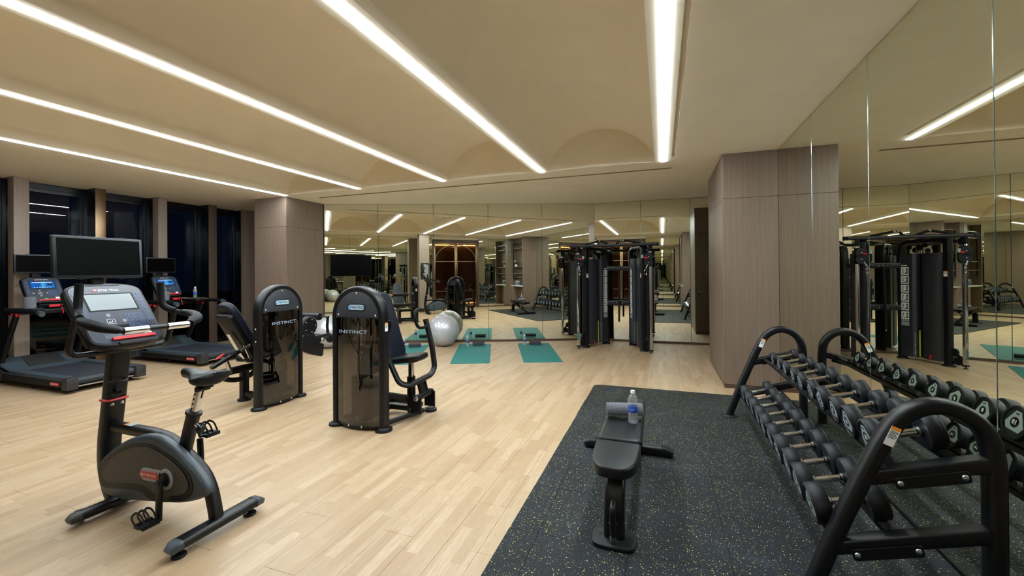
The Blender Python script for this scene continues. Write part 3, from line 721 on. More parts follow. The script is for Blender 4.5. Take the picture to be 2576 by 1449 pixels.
# shroud: traced side view, given thickness
def zb(a, b, yy, k=0): # zoom-space point of the bike study -> world x,z on the plane y=yy
    px, py = 160+a*.3657, 900+b*.3657
    d = F2+R3*((px-1288)/1060.84)-U3*((py-680.655)/1060.84); t = yy/d.y
    return (d.x*t, 1.55+d.z*t)
yS = 1.705
out = [zb(a, b, yS) for a, b in [(232, 745), (262, 690), (320, 635), (400, 580), (480, 548), (560, 533), (640, 548), (720, 600), (796, 668), (856, 730), (914, 800), (960, 872), (974, 930), (950, 968), (885, 993), (780, 1008), (640, 1000), (500, 992), (400, 985), (310, 960), (262, 925), (240, 850)]]
out = smooth2(out, 3)
SHT = fr((0, 0, 0), (1, 0, 0), (0, 0, 1), (0, 1, 0))
MBs = MB(W); MBs.prism(out, yS, yS+.063, T=SHT, ch=.026, seg=4); MBs.prism([(-3.12+(a+3.02)*.55, .29+(b-.33)*.5) for a, b in out], yS+.05, yS+.14, T=SHT); ocx = sum(p[0] for p in out)/len(out); ocz = sum(p[1] for p in out)/len(out); MBs.prism([(ocx-.08+(a-ocx)*.72, ocz-.03+(b-ocz)*.76) for a, b in out], yS+.127, yS+.19, T=SHT, ch=.024, seg=4); shroud = MBs.build('shroud', 'slate', bike, 50)
blk = smooth2([zb(a, b, yS-.004) for a, b in [(240, 750), (300, 680), (380, 625), (470, 592), (560, 590), (650, 625), (760, 700), (850, 790), (885, 870), (880, 935), (840, 978), (760, 992), (640, 992), (575, 960), (535, 925), (480, 908), (380, 902), (290, 893), (252, 860)]], 3)
gry = smooth2([zb(a, b, yS-.008) for a, b in [(270, 790), (300, 725), (370, 665), (460, 624), (560, 615), (640, 645), (740, 715), (820, 800), (852, 870), (845, 915), (800, 943), (710, 948), (640, 938), (590, 905), (550, 875), (480, 862), (370, 857), (290, 845)]], 3)
for side in (0,):
    Tz = fr((0, 0, 0), (1, 0, 0), (0, 0, 1), (0, 1, 0)); y0 = yS if side == 0 else yS+.19; s_ = -1 if side == 0 else 1
    MB(W).prism(blk, y0+s_*.004, y0-s_*.01, T=Tz).build('shroud_band', 'black_satin', shroud)
    MB(W).prism(gry, y0+s_*.010, y0-s_*.002, T=Tz, ch=0).build('side_panel', 'side_grey', shroud)
yb = yS-.010
c0 = zb(705, 835, yb); l0 = zb(560, 808, yb); l1 = zb(480, 790, yb)
ax = Vector((c0[0]-l1[0], 0, c0[1]-l1[1])).normalized(); upv = Vector((-ax.z, 0, ax.x))
TB = W @ fr((c0[0], yb, c0[1]), ax, upv, (0, -1, 0))
mb = MB(); mb.prism(circ(.062, 32), -.004, .006, T=TB, ch=.002, seg=1); mb.prism(rr(.20, .075, .034, 5), -.004, .006, T=TB @ TR(-.13, .008, 0), ch=.002, seg=1); mb.build('badge_plate', 'grey_print', shroud)
oval_logo(shroud, TB @ TR(-.145, .008, .006), .165)
mb = MB(); mb.prism(circ(.042, 24), .004, .012, T=TB, ch=.002); mb.build('axle_cover', 'ink', shroud)
def crank(yc, s, zz, name='crank_arm'):
    """s=-1 near side; arm hangs to z=zz"""
    cx, cz = c0[0], c0[1]-.005
    y1 = yc; mb = MB(W)
    mb.cyl((cx, 1.8, cz), (cx, y1+s*.018, cz), .018, 14)
    mb.tube([(cx, y1, cz+.012), (cx-.004, y1, (cz+zz)/2), (cx-.01, y1, zz-.012)], rr(.022, .044, .009), up=(0, 1, 0)); a = mb.build(name, 'black', bike)
    px, py = cx-.01, y1+s*.06
    mb = MB(W); mb.cyl((px, y1, zz), (px, y1+s*.11, zz), .008, 10)
    for q in (-.034, .034): mb.box(px+q-.007, px+q+.007, y1+s*.015, y1+s*.105, zz-.012, zz+.012, b=.003)
    for q in (.02, .06, .1): mb.box(px-.038, px+.038, y1+s*(q-.006), y1+s*(q+.006), zz-.008, zz+.008, b=.002)
    p = mb.build('pedal', 'black_satin', bike)
    mb = MB(W)
    for q in (.03, .06, .09):
        pts = smooth([(px-.05, y1+s*q, zz-.005), (px-.085, y1+s*q, zz+.03), (px-.05, y1+s*q, zz+.068), (px+.0, y1+s*q, zz+.062), (px+.035, y1+s*q, zz+.012)], 5)
        mb.tube(pts, rr(.004, .014, .0015, 1), up=(0, 1, 0))
    mb.build('pedal_strap', 'rubber_black', p)
    return a
crank(yS-.045, -1, .105); crank(1.90, 1, .50)
# saddle assembly
a0 = Vector((-2.83, 1.8, .42)); a1 = Vector((-2.735, 1.8, .70)); a2 = Vector((-2.672, 1.8, .865)); dv = (a1-a0).normalized()
MB(W).tube([a0, a1], rr(.062, .072, .022), up=(0, 1, 0)).build('seat_tube', 'black', bike)
MB(W).tube([a1-dv*.012, a1+dv*.008], rr(.074, .084, .024), up=(0, 1, 0)).build('seat_collar', 'rubber_black', bike)
sp = MB(W).tube([a1-dv*.05, a2], rr(.040, .052, .014), up=(0, 1, 0)).build('seat_post', 'chrome', bike)
mb = MB(W); q = dv.cross(Vector((0, 1, 0)))
mb.tube([a1+dv*.01, a2-dv*.02], rr(.012, .003, .001, 1), up=(0, 1, 0), T=TR(*(Vector((.0265, -.0, 0)))))
for k in range(4): mb.prism(circ(.0065, 10), 0, .0012, T=fr(a1+dv*(.03+.032*k)+Vector((.0, -.0205, 0)), dv, dv.cross(Vector((0, 1, 0))), (0, -1, 0)))
mb.build('height_mark', 'ink', sp)
mb = MB(W); mb.cyl((-2.66, 1.765, .855), (-2.66, 1.84, .855), .018, 14); mb.box(-2.72, -2.58, 1.785, 1.815, .868, .885, b=.004); mb.build('seat_clamp', 'black_satin', bike)
kn = MB(W).cyl(a0+dv*.22+Vector((.03, 0, 0)), a0+dv*.22+Vector((.075, 0, -.02)), .012, 12).build('adjuster_pin', 'chrome', bike)
mb = MB(W); mb.prism([(r*math.cos(a), r*math.sin(a)) for a, r in [(math.pi*2*i/24, .024 if i % 4 < 2 else .020) for i in range(24)]], 0, .03, T=fr(a0+dv*.22+Vector((.07, 0, -.018)), (0, 1, 0), (.4, 0, 1)), ch=.003); mb.build('adjuster_knob', 'rubber_black', bike)
# saddle: lofted cross sections, nose to the front
mb = MB(W); secs = []
NS = 14
for i in range(NS+1):
    u = i/NS; x = -2.83+.30*u; hw = .036+.086*((max(0, (u-.25)/.5) if u < .75 else 1)**1.4) if u > .25 else .036*math.sqrt(max(.12, 1-((.12-u)/.13)**2)) if u < .12 else .036
    if u > .86: hw *= math.sqrt(max(0.05, 1-((u-.86)/.155)**2))
    zt = .962+.016*math.cos((u-.1)*5.2)*.6+.012*u; zt2 = zt
    thk = .062+.022*min(1, u*1.4); secs.append((x, hw, zt2, thk))
NR = 16; vs = []
for x, hw, zt, thk in secs:
    for j in range(NR):
        a = 2*math.pi*j/NR; yy = math.cos(a)*hw; zz = math.sin(a)
        dip = .010*math.exp(-(yy/.022)**2)*max(0, min(1, (hw-.05)/.04))*max(0, zz)
        z = zt-thk*.35+(zz*thk*.35 if zz > 0 else zz*thk*.65)-dip
        vs.append((x, 1.8+yy, z))
fs = [(i*NR+j, i*NR+(j+1) % NR, (i+1)*NR+(j+1) % NR, (i+1)*NR+j) for i in range(NS) for j in range(NR)]+[tuple(range(NR-1, -1, -1)), tuple(NS*NR+j for j in range(NR))]
mb.add(vs, fs); sd = mb.build('saddle', 'leather', bike, 60)
sub = sd.modifiers.new('s', 'SUBSURF'); sub.levels = sub.render_levels = 1
MB(W).tube(smooth([(-2.80, 1.8, .925), (-2.7, 1.8, .905), (-2.60, 1.83, .915), (-2.56, 1.86, .93)], 4), .009, 8).tube(smooth([(-2.70, 1.8, .905), (-2.60, 1.77, .915), (-2.56, 1.74, .93)], 4), .009, 8).tube([(-2.665, 1.8, .87), (-2.665, 1.8, .93)], .02, 12).build('saddle_rail', 'black_satin', bike)
# bottle holder, red ring, bolts
mb = MB(W); mb.tube([(-3.45+.045*math.cos(a), 1.785+.045*math.sin(a), .845) for a in [2*math.pi*i/20 for i in range(20)]], .007, 8, closed=True)
mb.tube(smooth([(-3.482, 1.785, .90), (-3.47, 1.785, .80), (-3.44, 1.785, .765), (-3.41, 1.785, .79)], 4), .007, 8); mb.lathe([(0, 0), (.03, 0), (.032, .006), (0, .006)], T=TR(-3.445, 1.785, .762)); mb.build('bottle_holder', 'black_satin', bike)
def post_x(z): return -3.545+(z-.6)*.185
mb = MB(W); zr = .715; cx = post_x(zr)+.002
mb.tube([(cx+px_, 1.8+py_, zr+px_*.0-.0) for py_, px_ in rr(.126, .084, .022, 3)], .008, 8, closed=True); mb.build('seam_ring', 'red', bike)
for yy in (1.775, 1.83): bolt(bike, (post_x(.68)+.0385-BX, yy-BY, .683), (1, 0, -.1), 1.1)
# console, monitor and handlebars
cc = Vector((-3.505, 1.80, 1.30)); upc = Vector((-.64, 0, .77)).normalized(); nc = Vector((.77, 0, .64)).normalized()
TC = W @ fr(cc+Vector((.004, .004, -.004)), (0, 1, 0), upc, nc)
console(bike, TC, lit=False, w=.435, h=.535)
MB(W).box(-3.52, -3.42, 1.76, 1.84, 1.08, 1.22, b=.015).build('console_bracket', 'black_satin', bike)
TM = W @ fr((-3.66, 1.80, 1.675), (0, 1, 0), (-.06, .0, 1), (1, 0, .06))
add_on_screen(bike, TM, .492, .283)
MB(W).box(-3.72, -3.69, 1.77, 1.83, 1.40, 1.62, b=.005).build('monitor_mast', 'ink', bike)
loop = rp([(-3.36, 1.525, 1.285), (-3.44, 1.52, 1.05), (-3.44, 2.08, 1.05), (-3.36, 2.075, 1.285)], .07, 6)
MB(W).tube(loop, .0185, 14, up=(1, 0, 0)).build('handlebar_support', 'black', bike)
hb = rp([(-3.41, 1.565, 1.33), (-3.38, 1.545, 1.30), (-3.20, 1.505, 1.262), (-3.07, 1.60, 1.213), (-3.07, 2.00, 1.213), (-3.20, 2.095, 1.262), (-3.38, 2.055, 1.30), (-3.41, 2.035, 1.33)], .05, 6)
MB(W).tube(hb, .0165, 14).build('handlebar', 'black', bike)
for s_ in (-1, 1):
    y_ = lambda v: 1.8+s_*v
    MB(W).tube(smooth([(-3.425, y_(.225), 1.50), (-3.428, y_(.228), 1.42), (-3.42, y_(.235), 1.345), (-3.39, y_(.25), 1.31), (-3.33, y_(.268), 1.292)], 5), .0225, 16).build('horn_grip', 'foam', bike)
    MB(W).tube(smooth([(-3.28, y_(.285), 1.283), (-3.20, y_(.298), 1.268), (-3.12, y_(.275), 1.245), (-3.075, y_(.20), 1.22)], 5), rr(.046, .066, .02), up=(0, 0, 1), scl=lambda u: .6+.5*math.sin(.4+u*2.4)).build('palm_rest', 'foam', bike)
    MB(W).cyl((-3.07, y_(.185), 1.213), (-3.07, y_(.055), 1.213), .0215, 18).build('pulse_sensor', 'chrome', bike)

# ---- treadmills
def treadmill(name, label, x, y, group, towel=False):
    t = thing(name, label, 'treadmill', (x, y, 0), group=group)
    XZf = lambda y0: fr((0, y0, 0), (1, 0, 0), (0, 0, 1), (0, -1, 0))
    mb = MB(); mb.box(-.85, .98, -.40, .40, .075, .165, b=.006); mb.build('deck_frame', 'ink', t)
    mb = MB(); mb.box(-.62, .985, -.315, .315, .165, .196, b=.012); mb.tube([(.985, -.315, .148), (.985, .315, .148)], .047, 20); mb.build('running_belt', 'belt', t)
    for s_ in (-1, 1):
        a, b = s_*.325, s_*.45
        mb = MB(); mb.prism([(-.55, .08), (.96, .08), (.96, .215), (-.30, .222), (-.55, .24)], -abs(b-a)/2, abs(b-a)/2, T=XZf((a+b)/2), ch=.012); r = mb.build('side_rail', 'slate', t)
        mb = MB(); mb.box(-.5, .955, s_*.4505, s_*.452, .085, .17); mb.build('rail_trim', 'ink', r)
        mb = MB(); mb.box(.94, 1.06, min(a, b), max(a, b), .05, .212, b=.012); c = mb.build('rear_cap', 'slate_dark', t)
        for q in (.02, .06): MB().box(1.059, 1.062, s_*(.345+q)-.008, s_*(.345+q)+.008, .125, .131).build('cap_slot', 'ink', c)
    oval_logo(t, fr((.80, -.4525, .125), (1, 0, 0), (0, 0, 1)), .19)
    MB().box(1.0, 1.03, -.33, .33, .075, .095, b=.004).build('rear_bar', 'steel', t)
    for s_ in (-1, 1):
        for xx in (-.75, .1, .85): MB().lathe([(0, .078), (.012, .078), (.012, .02), (.03, .015), (.032, 0), (0, 0)], T=TR(xx, s_*.36, 0), n=14).build('foot', 'slate_dark', t)
    mb = MB(); mb.prism([(-.96, .085), (-.975, .17), (-.93, .28), (-.80, .345), (-.64, .345), (-.54, .285), (-.44, .235), (-.30, .222), (-.30, .19), (-.62, .19), (-.62, .085)], -.45, .45, T=XZf(0), ch=.03, seg=3); mb.build('motor_hood', 'slate', t)
    mb = MB(); mb.prism([(-.74, .352), (-.62, .345), (-.53, .29), (-.40, .236), (-.40, .226), (-.55, .25), (-.66, .32)], -.20, .20, T=XZf(0), ch=.004); mb.build('hood_accent', 'slate_dark', t)
    for s_ in (-1, 1):
        y1 = s_*.415
        MB().tube(smooth([(-.72, y1, .20), (-.62, y1, .30), (-.40, y1, .68), (-.22, y1, .98), (-.20, y1, 1.04)], 5), rr(.05, .085, .02), up=(0, 1, 0)).build('upright', 'black', t)
        rl = MB().tube(rp([(-.48, y1, 1.065), (.30, y1, 1.06), (.42, y1, 1.035)], .12), rr(.056, .064, .024), up=(0, 1, 0)).build('handrail', 'foam', t)
        MB().tube([(.36, y1, 1.047), (.43, y1, 1.032)], rr(.062, .07, .028), up=(0, 1, 0)).build('rail_end_cap', 'slate', rl)
        MB().box(-.30, -.16, y1-.024, y1+.024, .985, 1.03, b=.008).build('red_accent', 'red', rl)
        MB().box(-.42, -.02, s_*.20, s_*.385, 1.05, 1.095, b=.02).build('accessory_tray', 'black_satin', t)
        mb = MB(); mb.tube(smooth([(-.36, s_*.10, 1.115), (-.22, s_*.20, 1.105), (-.02, s_*.33, 1.10), (.06, s_*.37, 1.085)], 5), .014, 12); mb.build('front_grip', 'chrome', t)
    MB().tube([(-.37, -.12, 1.118), (-.37, .12, 1.118)], .016, 12).build('grip_bar', 'foam', t)
    MB().box(-.52, -.36, -.40, .40, .99, 1.06, b=.02).build('crossbar', 'black', t)
    MB().box(-.34, -.31, -.03, .09, 1.085, 1.12, b=.006).build('stop_clip', 'red', t)
    MB().tube(smooth([(-.30, .10, 1.09), (-.29, .11, 1.03), (-.30, .12, .98)], 4), .006, 8).build('safety_cord', 'red', t)
    cc = Vector((-.53, 0, 1.345)); up_ = Vector((-.52, 0, .85)).normalized(); nn = Vector((.85, 0, .52)).normalized()
    console(t, fr(cc, (0, 1, 0), up_, nn), True, w=.44, h=.47)
    MB().box(-.64, -.50, -.06, .06, 1.02, 1.30, b=.02).build('console_neck', 'black_satin', t)
    add_on_screen(t, fr((-.70, 0, 1.74), (0, 1, 0), (0, 0, 1), (1, 0, 0)), .50, .285)
    MB().box(-.76, -.735, -.05, .05, 1.45, 1.66, b=.005).build('monitor_mast', 'ink', t)
    return t
treadmill('treadmill', 'black treadmill at the far left with grey towel in its cup holder', -8.35, 3.67, 'treadmills facing the windows')
treadmill('treadmill', 'black treadmill behind the bike with water bottle on its console tray', -8.35, 5.37, 'treadmills facing the windows')
# ================================================================== SELECTORISED MACHINES
def tower(t, label_side=True):
    """arch tower: front face in the plane y=0 facing -y, machine behind at +y; t carries the placement"""
    n = 20; R0 = .2825; zc = 1.115
    path = [(-R0, .055, .0), (-R0, .055, .6)]+[(-R0*math.cos(math.pi*i/n), .055, zc+R0*math.sin(math.pi*i/n)) for i in range(n+1)]+[(R0, .055, .6), (R0, .055, .0)]
    MB().tube(path, rr(.115, .055, .02, 3), up=(0, 1, 0)).build('arch_frame', 'black', t)
    # cover plate: half disc
    pl = [(-.256, 1.105)]+[(-.256*math.cos(math.pi*i/24), 1.115+.256*math.sin(math.pi*i/24)) for i in range(25)]+[(.256, 1.105)]
    MB().prism(pl, -.020, .0, T=XZ(.0), ch=.004).build('cover_plate', 'graphite', t)
    T = fr((0, 0, 1.212), (1, 0, 0), (0, 0, 1))
    b = MB().prism(rr(.225, .075, .036, 6), -.004, .002, T=T, ch=.002, seg=1).build('badge_surround', 'ink', t)
    flat(b, 'badge', T @ TR(0, 0, .002), .195, .052, 'badge_blue', .002, .025)
    text('NAUTILUS', .034, T @ TR(.022, 0, .0042), 'ink', b, bold=.015, wx=.95)
    mb = MB(); mb.tube(smooth([(-.062, -.012, .005), (-.078, -.014, .005), (-.088, 0, .005), (-.078, .015, .005), (-.058, .015, .005), (-.068, 0, .005), (-.082, -.006, .005)], 4), .0022, 6, T=T); mb.build('emblem', 'blue_print', b)
    # bowed smoked shroud
    mb = MB(); m = 14; vs = []
    for z in (.05, 1.112):
        for i in range(m+1):
            u = -1+2*i/m; vs.append((u*.255, .012-.055*math.cos(u*math.pi/2), z))
    mb.add(vs, [(i, i+1, m+1+i+1, m+1+i) for i in range(m)]); mb.build('smoked_shroud', 'shroud_glass', t, 60)
    mb = MB(); mb.prism([(-.256, .012)]+[(-.256+.512*i/m, .010-.055*math.cos((-1+2*i/m)*math.pi/2)) for i in range(m+1)]+[(.256, .012), (.256, .10), (-.256, .10)], .028, .05, T=ID, ch=.003); mb.build('base_bar', 'black', t)
    text('INSTINCT', .047, fr((-.01, -.0435, .972), (1, 0, 0), (0, 0, 1)), 'text_blue', t, wx=1.65)
    for x, z, y in ((0, 1.352, -.001), (-.225, 1.135, -.001), (.225, 1.135, -.001), (-.07, .04, -.043), (.085, .04, -.042)):
        bolt(t, (x, y if z < .1 else .0, z), (0, -1, 0), 1.)
    for z in (.92, .78): bolt(t, (-.31, .06, z), (-1, 0, 0), 1.)
    for sx in (-1, 1): disc_foot(t, sx*.2825, .045, .085, .022)
    # weight stack and guide rods
    st = MB()
    for k in range(13): st.box(-.13, .13, .075, .17, .10+k*.031, .128+k*.031, b=.003)
    st.build('weight_stack', 'ink', t)
    for x in (-.08, .08): MB().cyl((x, .12, .05), (x, .12, 1.10), .011, 12).build('guide_rod', 'steel', t)
    MB().lathe([(0, -.012), (.055, -.012), (.06, 0), (.055, .012), (0, .012)], T=fr((0, .12, 1.04), (1, 0, 0), (0, 0, 1)), n=24).build('pulley', 'ink', t)
    MB().box(-.26, .26, .09, .115, 1.11, 1.12).build('top_brace', 'black', t)
    mb = MB(); mb.box(-.25, .25, .205, .222, .05, 1.11, b=.004); 
    warning_label(t, fr((.3105, .06, 1.02), (0, 1, 0), (0, 0, 1)), .045, .085)

# ---- chest press tower
cp = thing('chest_press_machine', 'black chest press machine with smoked front in the centre, facing the camera', 'weight machine', (-2.88, 3.45, 0), group=None)
tower(cp)
W = TR(2.88, -3.45, 0)
MB(W).tube(rp([(-2.88, 3.53, .07), (-2.88, 4.0, .07), (-2.52, 4.0, .07)], .04), rr(.06, .075, .014), up=(0, 0, 1)).build('base_frame', 'black', cp)
MB(W).tube([(-3.13, 3.55, .05), (-3.05, 4.25, .05), (-2.6, 4.2, .05)], rr(.05, .05, .012), up=(0, 0, 1)).build('rear_frame', 'black', cp)
MB(W).tube([(-2.62, 3.56, .05), (-2.48, 4.02, .05)], rr(.05, .05, .012), up=(0, 0, 1)).build('side_frame', 'black', cp)
MB(W).tube([(-2.90, 3.60, .33), (-2.60, 3.93, .20)], rr(.06, .045, .012), up=(0, 0, 1)).build('diagonal_brace', 'black', cp)
MB(W).tube([(-2.575, 3.95, .05), (-2.575, 3.95, .43)], rr(.07, .07, .01), up=(0, 1, 0)).build('seat_upright', 'black', cp)
MB(W).tube([(-2.575, 3.95, .40), (-2.575, 3.95, .575)], rr(.05, .05, .008), up=(0, 1, 0)).build('seat_post', 'chrome', cp)
mb = MB(W); T = fr((-2.62, 3.95, .60), (math.cos(.14), 0, math.sin(.14)), (0, 1, 0))
mb.prism(smooth2([(-.21, -.16), (.10, -.15), (.20, -.10), (.215, 0), (.20, .10), (.10, .15), (-.21, .16), (-.225, 0)], 4), 0, .058, T=T, ch=.018, seg=3); mb.build('seat', 'leather', cp, 50)
MB(W).prism(rr(.34, .22, .03), -.012, .002, T=T).build('seat_plate', 'black', cp)
d = Vector((-.20, 0, .70)).normalized(); T = fr((-2.895, 3.95, .965), (0, 1, 0), d)
bk = MB(W); bk.prism(smooth2([(-.14, -.36), (.14, -.36), (.15, -.1), (.14, .22), (.09, .35), (0, .375), (-.09, .35), (-.14, .22), (-.15, -.1)], 4), -.012, .07, T=T, ch=.022, seg=3); bk.build('backrest', 'leather_navy', cp, 50)
MB(W).prism(rr(.25, .66, .06, 4), -.028, -.010, T=T, ch=.004).build('backrest_shell', 'black_satin', cp)
MB(W).tube(smooth([(-2.90, 3.95, .12), (-2.93, 3.95, .5), (-2.98, 3.95, .95), (-3.03, 3.95, 1.16)], 4), rr(.06, .07, .014), up=(0, 1, 0)).build('back_upright', 'black', cp)
yc = 3.985
arm = rp([(-2.78, yc-.285, .83), (-2.73, yc-.275, .72), (-2.57, yc-.265, .41), (-2.50, yc-.20, .375), (-2.47, yc+.20, .40), (-2.46, yc+.27, .47), (-2.50, yc+.275, .72), (-2.575, yc+.265, 1.02)], .09, 5)
MB(W).tube(arm, rr(.042, .062, .018), up=(1, 0, 0)).build('press_arm', 'black', cp)
for s_ in (-1, 1):
    y0 = yc+s_*.27
    bx = -2.575 if s_ > 0 else -2.80; bz = .965 if s_ > 0 else .86
    if s_ > 0: pts = [(bx, y0, bz-.01), (bx+.02, y0-.03, bz-.03), (bx+.04, y0-.20, bz-.02), (bx+.04, y0-.27, bz+.05), (bx+.03, y0-.27, bz+.14), (bx+.03, y0-.22, bz+.18), (bx+.03, y0-.10, bz+.17)]
    else: pts = [(bx, y0, bz-.03), (bx+.03, y0+.0, bz+.02), (bx+.08, y0+.0, bz+.05), (bx+.12, y0+.01, bz+.13), (bx+.12, y0+.0, bz+.20)]
    MB(W).tube(smooth(pts, 5), .0175, 14, up=(1, 0, 0)).build('press_handle', 'foam', cp)
MB(W).tube([(-2.49, 3.985, .385), (-2.455, 3.99, .25)], rr(.10, .04, .01), up=(0, 1, 0)).tube([(-2.49, 4.06, .39), (-2.455, 4.06, .25)], rr(.02, .05, .008), up=(0, 1, 0)).build('arm_bracket', 'black', cp)
MB(W).tube([(-2.455, 3.86, .225), (-2.455, 4.14, .225)], .036, 18).build('pivot_tube', 'black', cp)
for a, b in ((3.85, 3.87), (4.13, 4.15)):
    mb = MB(W); mb.prism([(-.07, -.13), (.06, -.13), (.06, .03), (.03, .065), (-.03, .065), (-.07, .03)], 0, b-a, T=fr((-2.455, b, .195), (1, 0, 0), (0, 0, 1)), ch=.003, seg=1); o = mb.build('pivot_bracket', 'black', cp)
mb = MB(W); mb.lathe([(0, .012), (.012, .014), (.022, .006), (.028, .004), (.03, 0)], T=fr((-2.455, 3.85, .225), (1, 0, 0), (0, 0, 1)), n=20); mb.build('pivot_cap', 'steel', cp)
disc_foot(cp, -2.47+2.88, 4.17-3.45, .07, .03); disc_foot(cp, -3.08+2.88, 4.24-3.45, .07, .022)
bolt(cp, (-2.56+2.88, 3.90-3.45, .085), (.4, -1, 0), 1.1)
# linkage housing behind the tower's left edge
MB(W).box(-3.215, -3.175, 3.50, 3.60, .78, .98, b=.008).build('side_bracket', 'black', cp)

# ---- leg extension
le = thing('leg_extension_machine', 'black leg extension machine with padded rollers, left of the chest press', 'weight machine', (-4.31, 3.86, 0), (0, 0, math.pi/2))
tower(le)
W = RZ(-math.pi/2) @ TR(4.31, -3.86, 0)
xc = -4.87
d = Vector((0, -.40, .68)).normalized(); T = fr((xc, 3.715, .865), (-1, 0, 0), d)          # normal towards +y side
mb = MB(W); mb.prism(smooth2([(-.14, -.36), (.14, -.36), (.15, -.1), (.14, .24), (.10, .36), (0, .39), (-.10, .36), (-.14, .24), (-.15, -.1)], 4), -.02, .065, T=T, ch=.022, seg=3); mb.build('backrest', 'leather_navy', le, 50)
mb = MB(W); mb.prism(rr(.26, .64, .05, 4), -.075, -.018, T=T @ TR(0, -.04, 0), ch=.014); mb.build('backrest_shell', 'black_satin', le)
mb = MB(W); mb.tube(smooth([(xc, 3.60, .84), (xc, 3.70, .66), (xc, 3.80, .50)], 4), rr(.06, .012, .003), up=(1, 0, 0)); mb.tube([(xc+.11, 3.72, .70), (xc+.11, 3.81, .50)], rr(.02, .035, .004), up=(1, 0, 0)); mb.build('back_bracket', 'chrome', le)
T = fr((xc, 4.02, .47), (0, 1, 0), (-1, 0, 0), (0, 0, 1))
mb = MB(W); mb.prism(smooth2([(-.22, -.13), (.15, -.16), (.25, -.13), (.265, 0), (.25, .13), (.15, .16), (-.22, .13), (-.23, 0)], 4), 0, .065, T=T, ch=.02, seg=3); mb.build('seat', 'leather', le, 50)
MB(W).tube([(xc, 3.52, .395), (xc, 4.35, .395)], rr(.08, .075, .012), up=(0, 0, 1)).build('seat_beam', 'black', le)
MB(W).tube(smooth([(xc, 3.50, .39), (xc, 3.55, .32), (xc, 3.70, .275), (xc, 3.86, .285), (xc, 3.98, .35)], 5), .03, 12).build('bent_support', 'black', le)
MB(W).tube([(xc, 3.80, .03), (xc, 3.80, .36)], rr(.09, .07, .012), up=(0, 1, 0)).build('rear_leg', 'black', le)
MB(W).tube([(xc-.03, 4.24, .03), (xc-.03, 4.24, .40)], rr(.07, .07, .012), up=(0, 1, 0)).build('front_leg', 'black', le)
MB(W).tube([(xc, 3.80, .08), (-4.42, 3.80, .08)], rr(.07, .06, .012), up=(0, 0, 1)).build('cross_member', 'black', le)
MB(W).tube([(xc, 4.24, .08), (-4.42, 4.17, .08)], rr(.06, .05, .012), up=(0, 0, 1)).build('cross_member', 'black', le)
MB(W).tube([(xc, 4.0, .37), (-4.42, 4.0, .37)], rr(.07, .06, .012), up=(0, 0, 1)).build('seat_cross_member', 'black', le)
for px, py in ((xc, 3.80), (xc-.03, 4.25)):
    q = W @ Vector((px, py, 0)); disc_foot(le, q.x, q.y, .075, .022)
lx = xc+.17
MB(W).tube([(lx, 3.28, .52), (lx, 3.60, .645)], rr(.052, .042, .01), up=(1, 0, 0)).build('adjuster_arm', 'black', le)
MB(W).tube([(lx, 3.56, .63), (lx, 3.74, .70)], rr(.034, .028, .006), up=(1, 0, 0)).build('adjuster_slide', 'steel', le)
MB(W).tube([(lx, 3.33, .605), (lx, 3.42, .645)], .012, 10).build('adjuster_handle', 'red', le)
MB(W).tube([(lx, 3.50, .42), (lx, 3.44, .58)], rr(.05, .03, .006), up=(1, 0, 0)).build('adjuster_link', 'steel', le)
# exercise arm
MB(W).lathe([(0, .035), (.115, .035), (.135, .02), (.135, -.02), (.115, -.035), (0, -.035)], T=fr((-4.56, 4.50, .84), (0, 1, 0), (0, 0, 1)), n=30).build('range_disc', 'black_satin', le)
for a in range(5):
    q = W @ Vector((-4.522, 4.50+.09*math.cos(a*1.25), .84+.09*math.sin(a*1.25))); bolt(le, q, (0, -1, 0), .8)
MB(W).tube([(-4.58, 4.20, .62), (-4.58, 4.78, .62)], rr(.075, .06, .014), up=(0, 0, 1)).build('arm_beam', 'black', le)
mb = MB(W); mb.prism([(4.30, .60), (4.44, .76), (4.58, .73), (4.66, .60), (4.76, .55), (4.745, .40), (4.715, .385), (4.52, .45), (4.36, .53)], -4.60, -4.54, T=fr((0, 0, 0), (0, 1, 0), (0, 0, 1), (1, 0, 0)), ch=.004); mb.build('cam_plate', 'black_satin', le)
MB(W).tube(rp([(-4.60, 4.62, .66), (-4.58, 4.90, .665), (-4.60, 4.99, .64)], .03), .026, 14).build('arm_tube', 'black', le)
MB(W).lathe([(0, .012), (.016, .014), (.026, .006), (.034, .004), (.036, 0)], T=fr((-4.545, 4.74, .615), (0, 1, 0), (0, 0, 1)), n=20).build('pivot_cap', 'steel', le)
MB(W).lathe([(0, .025), (.052, .025), (.06, .015), (.06, -.015), (.052, -.025), (0, -.025)], T=fr((-4.60, 4.94, .60), (0, 1, 0), (0, 0, 1)), n=22).build('arm_joint', 'black_satin', le)
MB(W).tube(smooth([(-4.62, 4.94, .60), (-4.63, 4.92, .76), (-4.62, 4.92, .92)], 4), .02, 12).build('arm_riser', 'black', le)
for z, xa, xb in ((.92, -5.20, -4.76), (.61, -5.22, -4.70)):
    MB(W).cyl((xa-.03, 4.92, z), (-4.60, 4.92, z), .013, 12).build('roller_rod', 'black', le)
    r = MB(W).tube([(xa, 4.92, z), (xa+.01, 4.92, z), (xb-.01, 4.92, z), (xb, 4.92, z)], .055, 22, scl=lambda u: .86 if u < .1 or u > .9 else 1).build('padded_roller', 'leather', le)
    MB(W).cyl((xa-.025, 4.92, z), (xa-.002, 4.92, z), .022, 14).build('roller_collar', 'red', r)

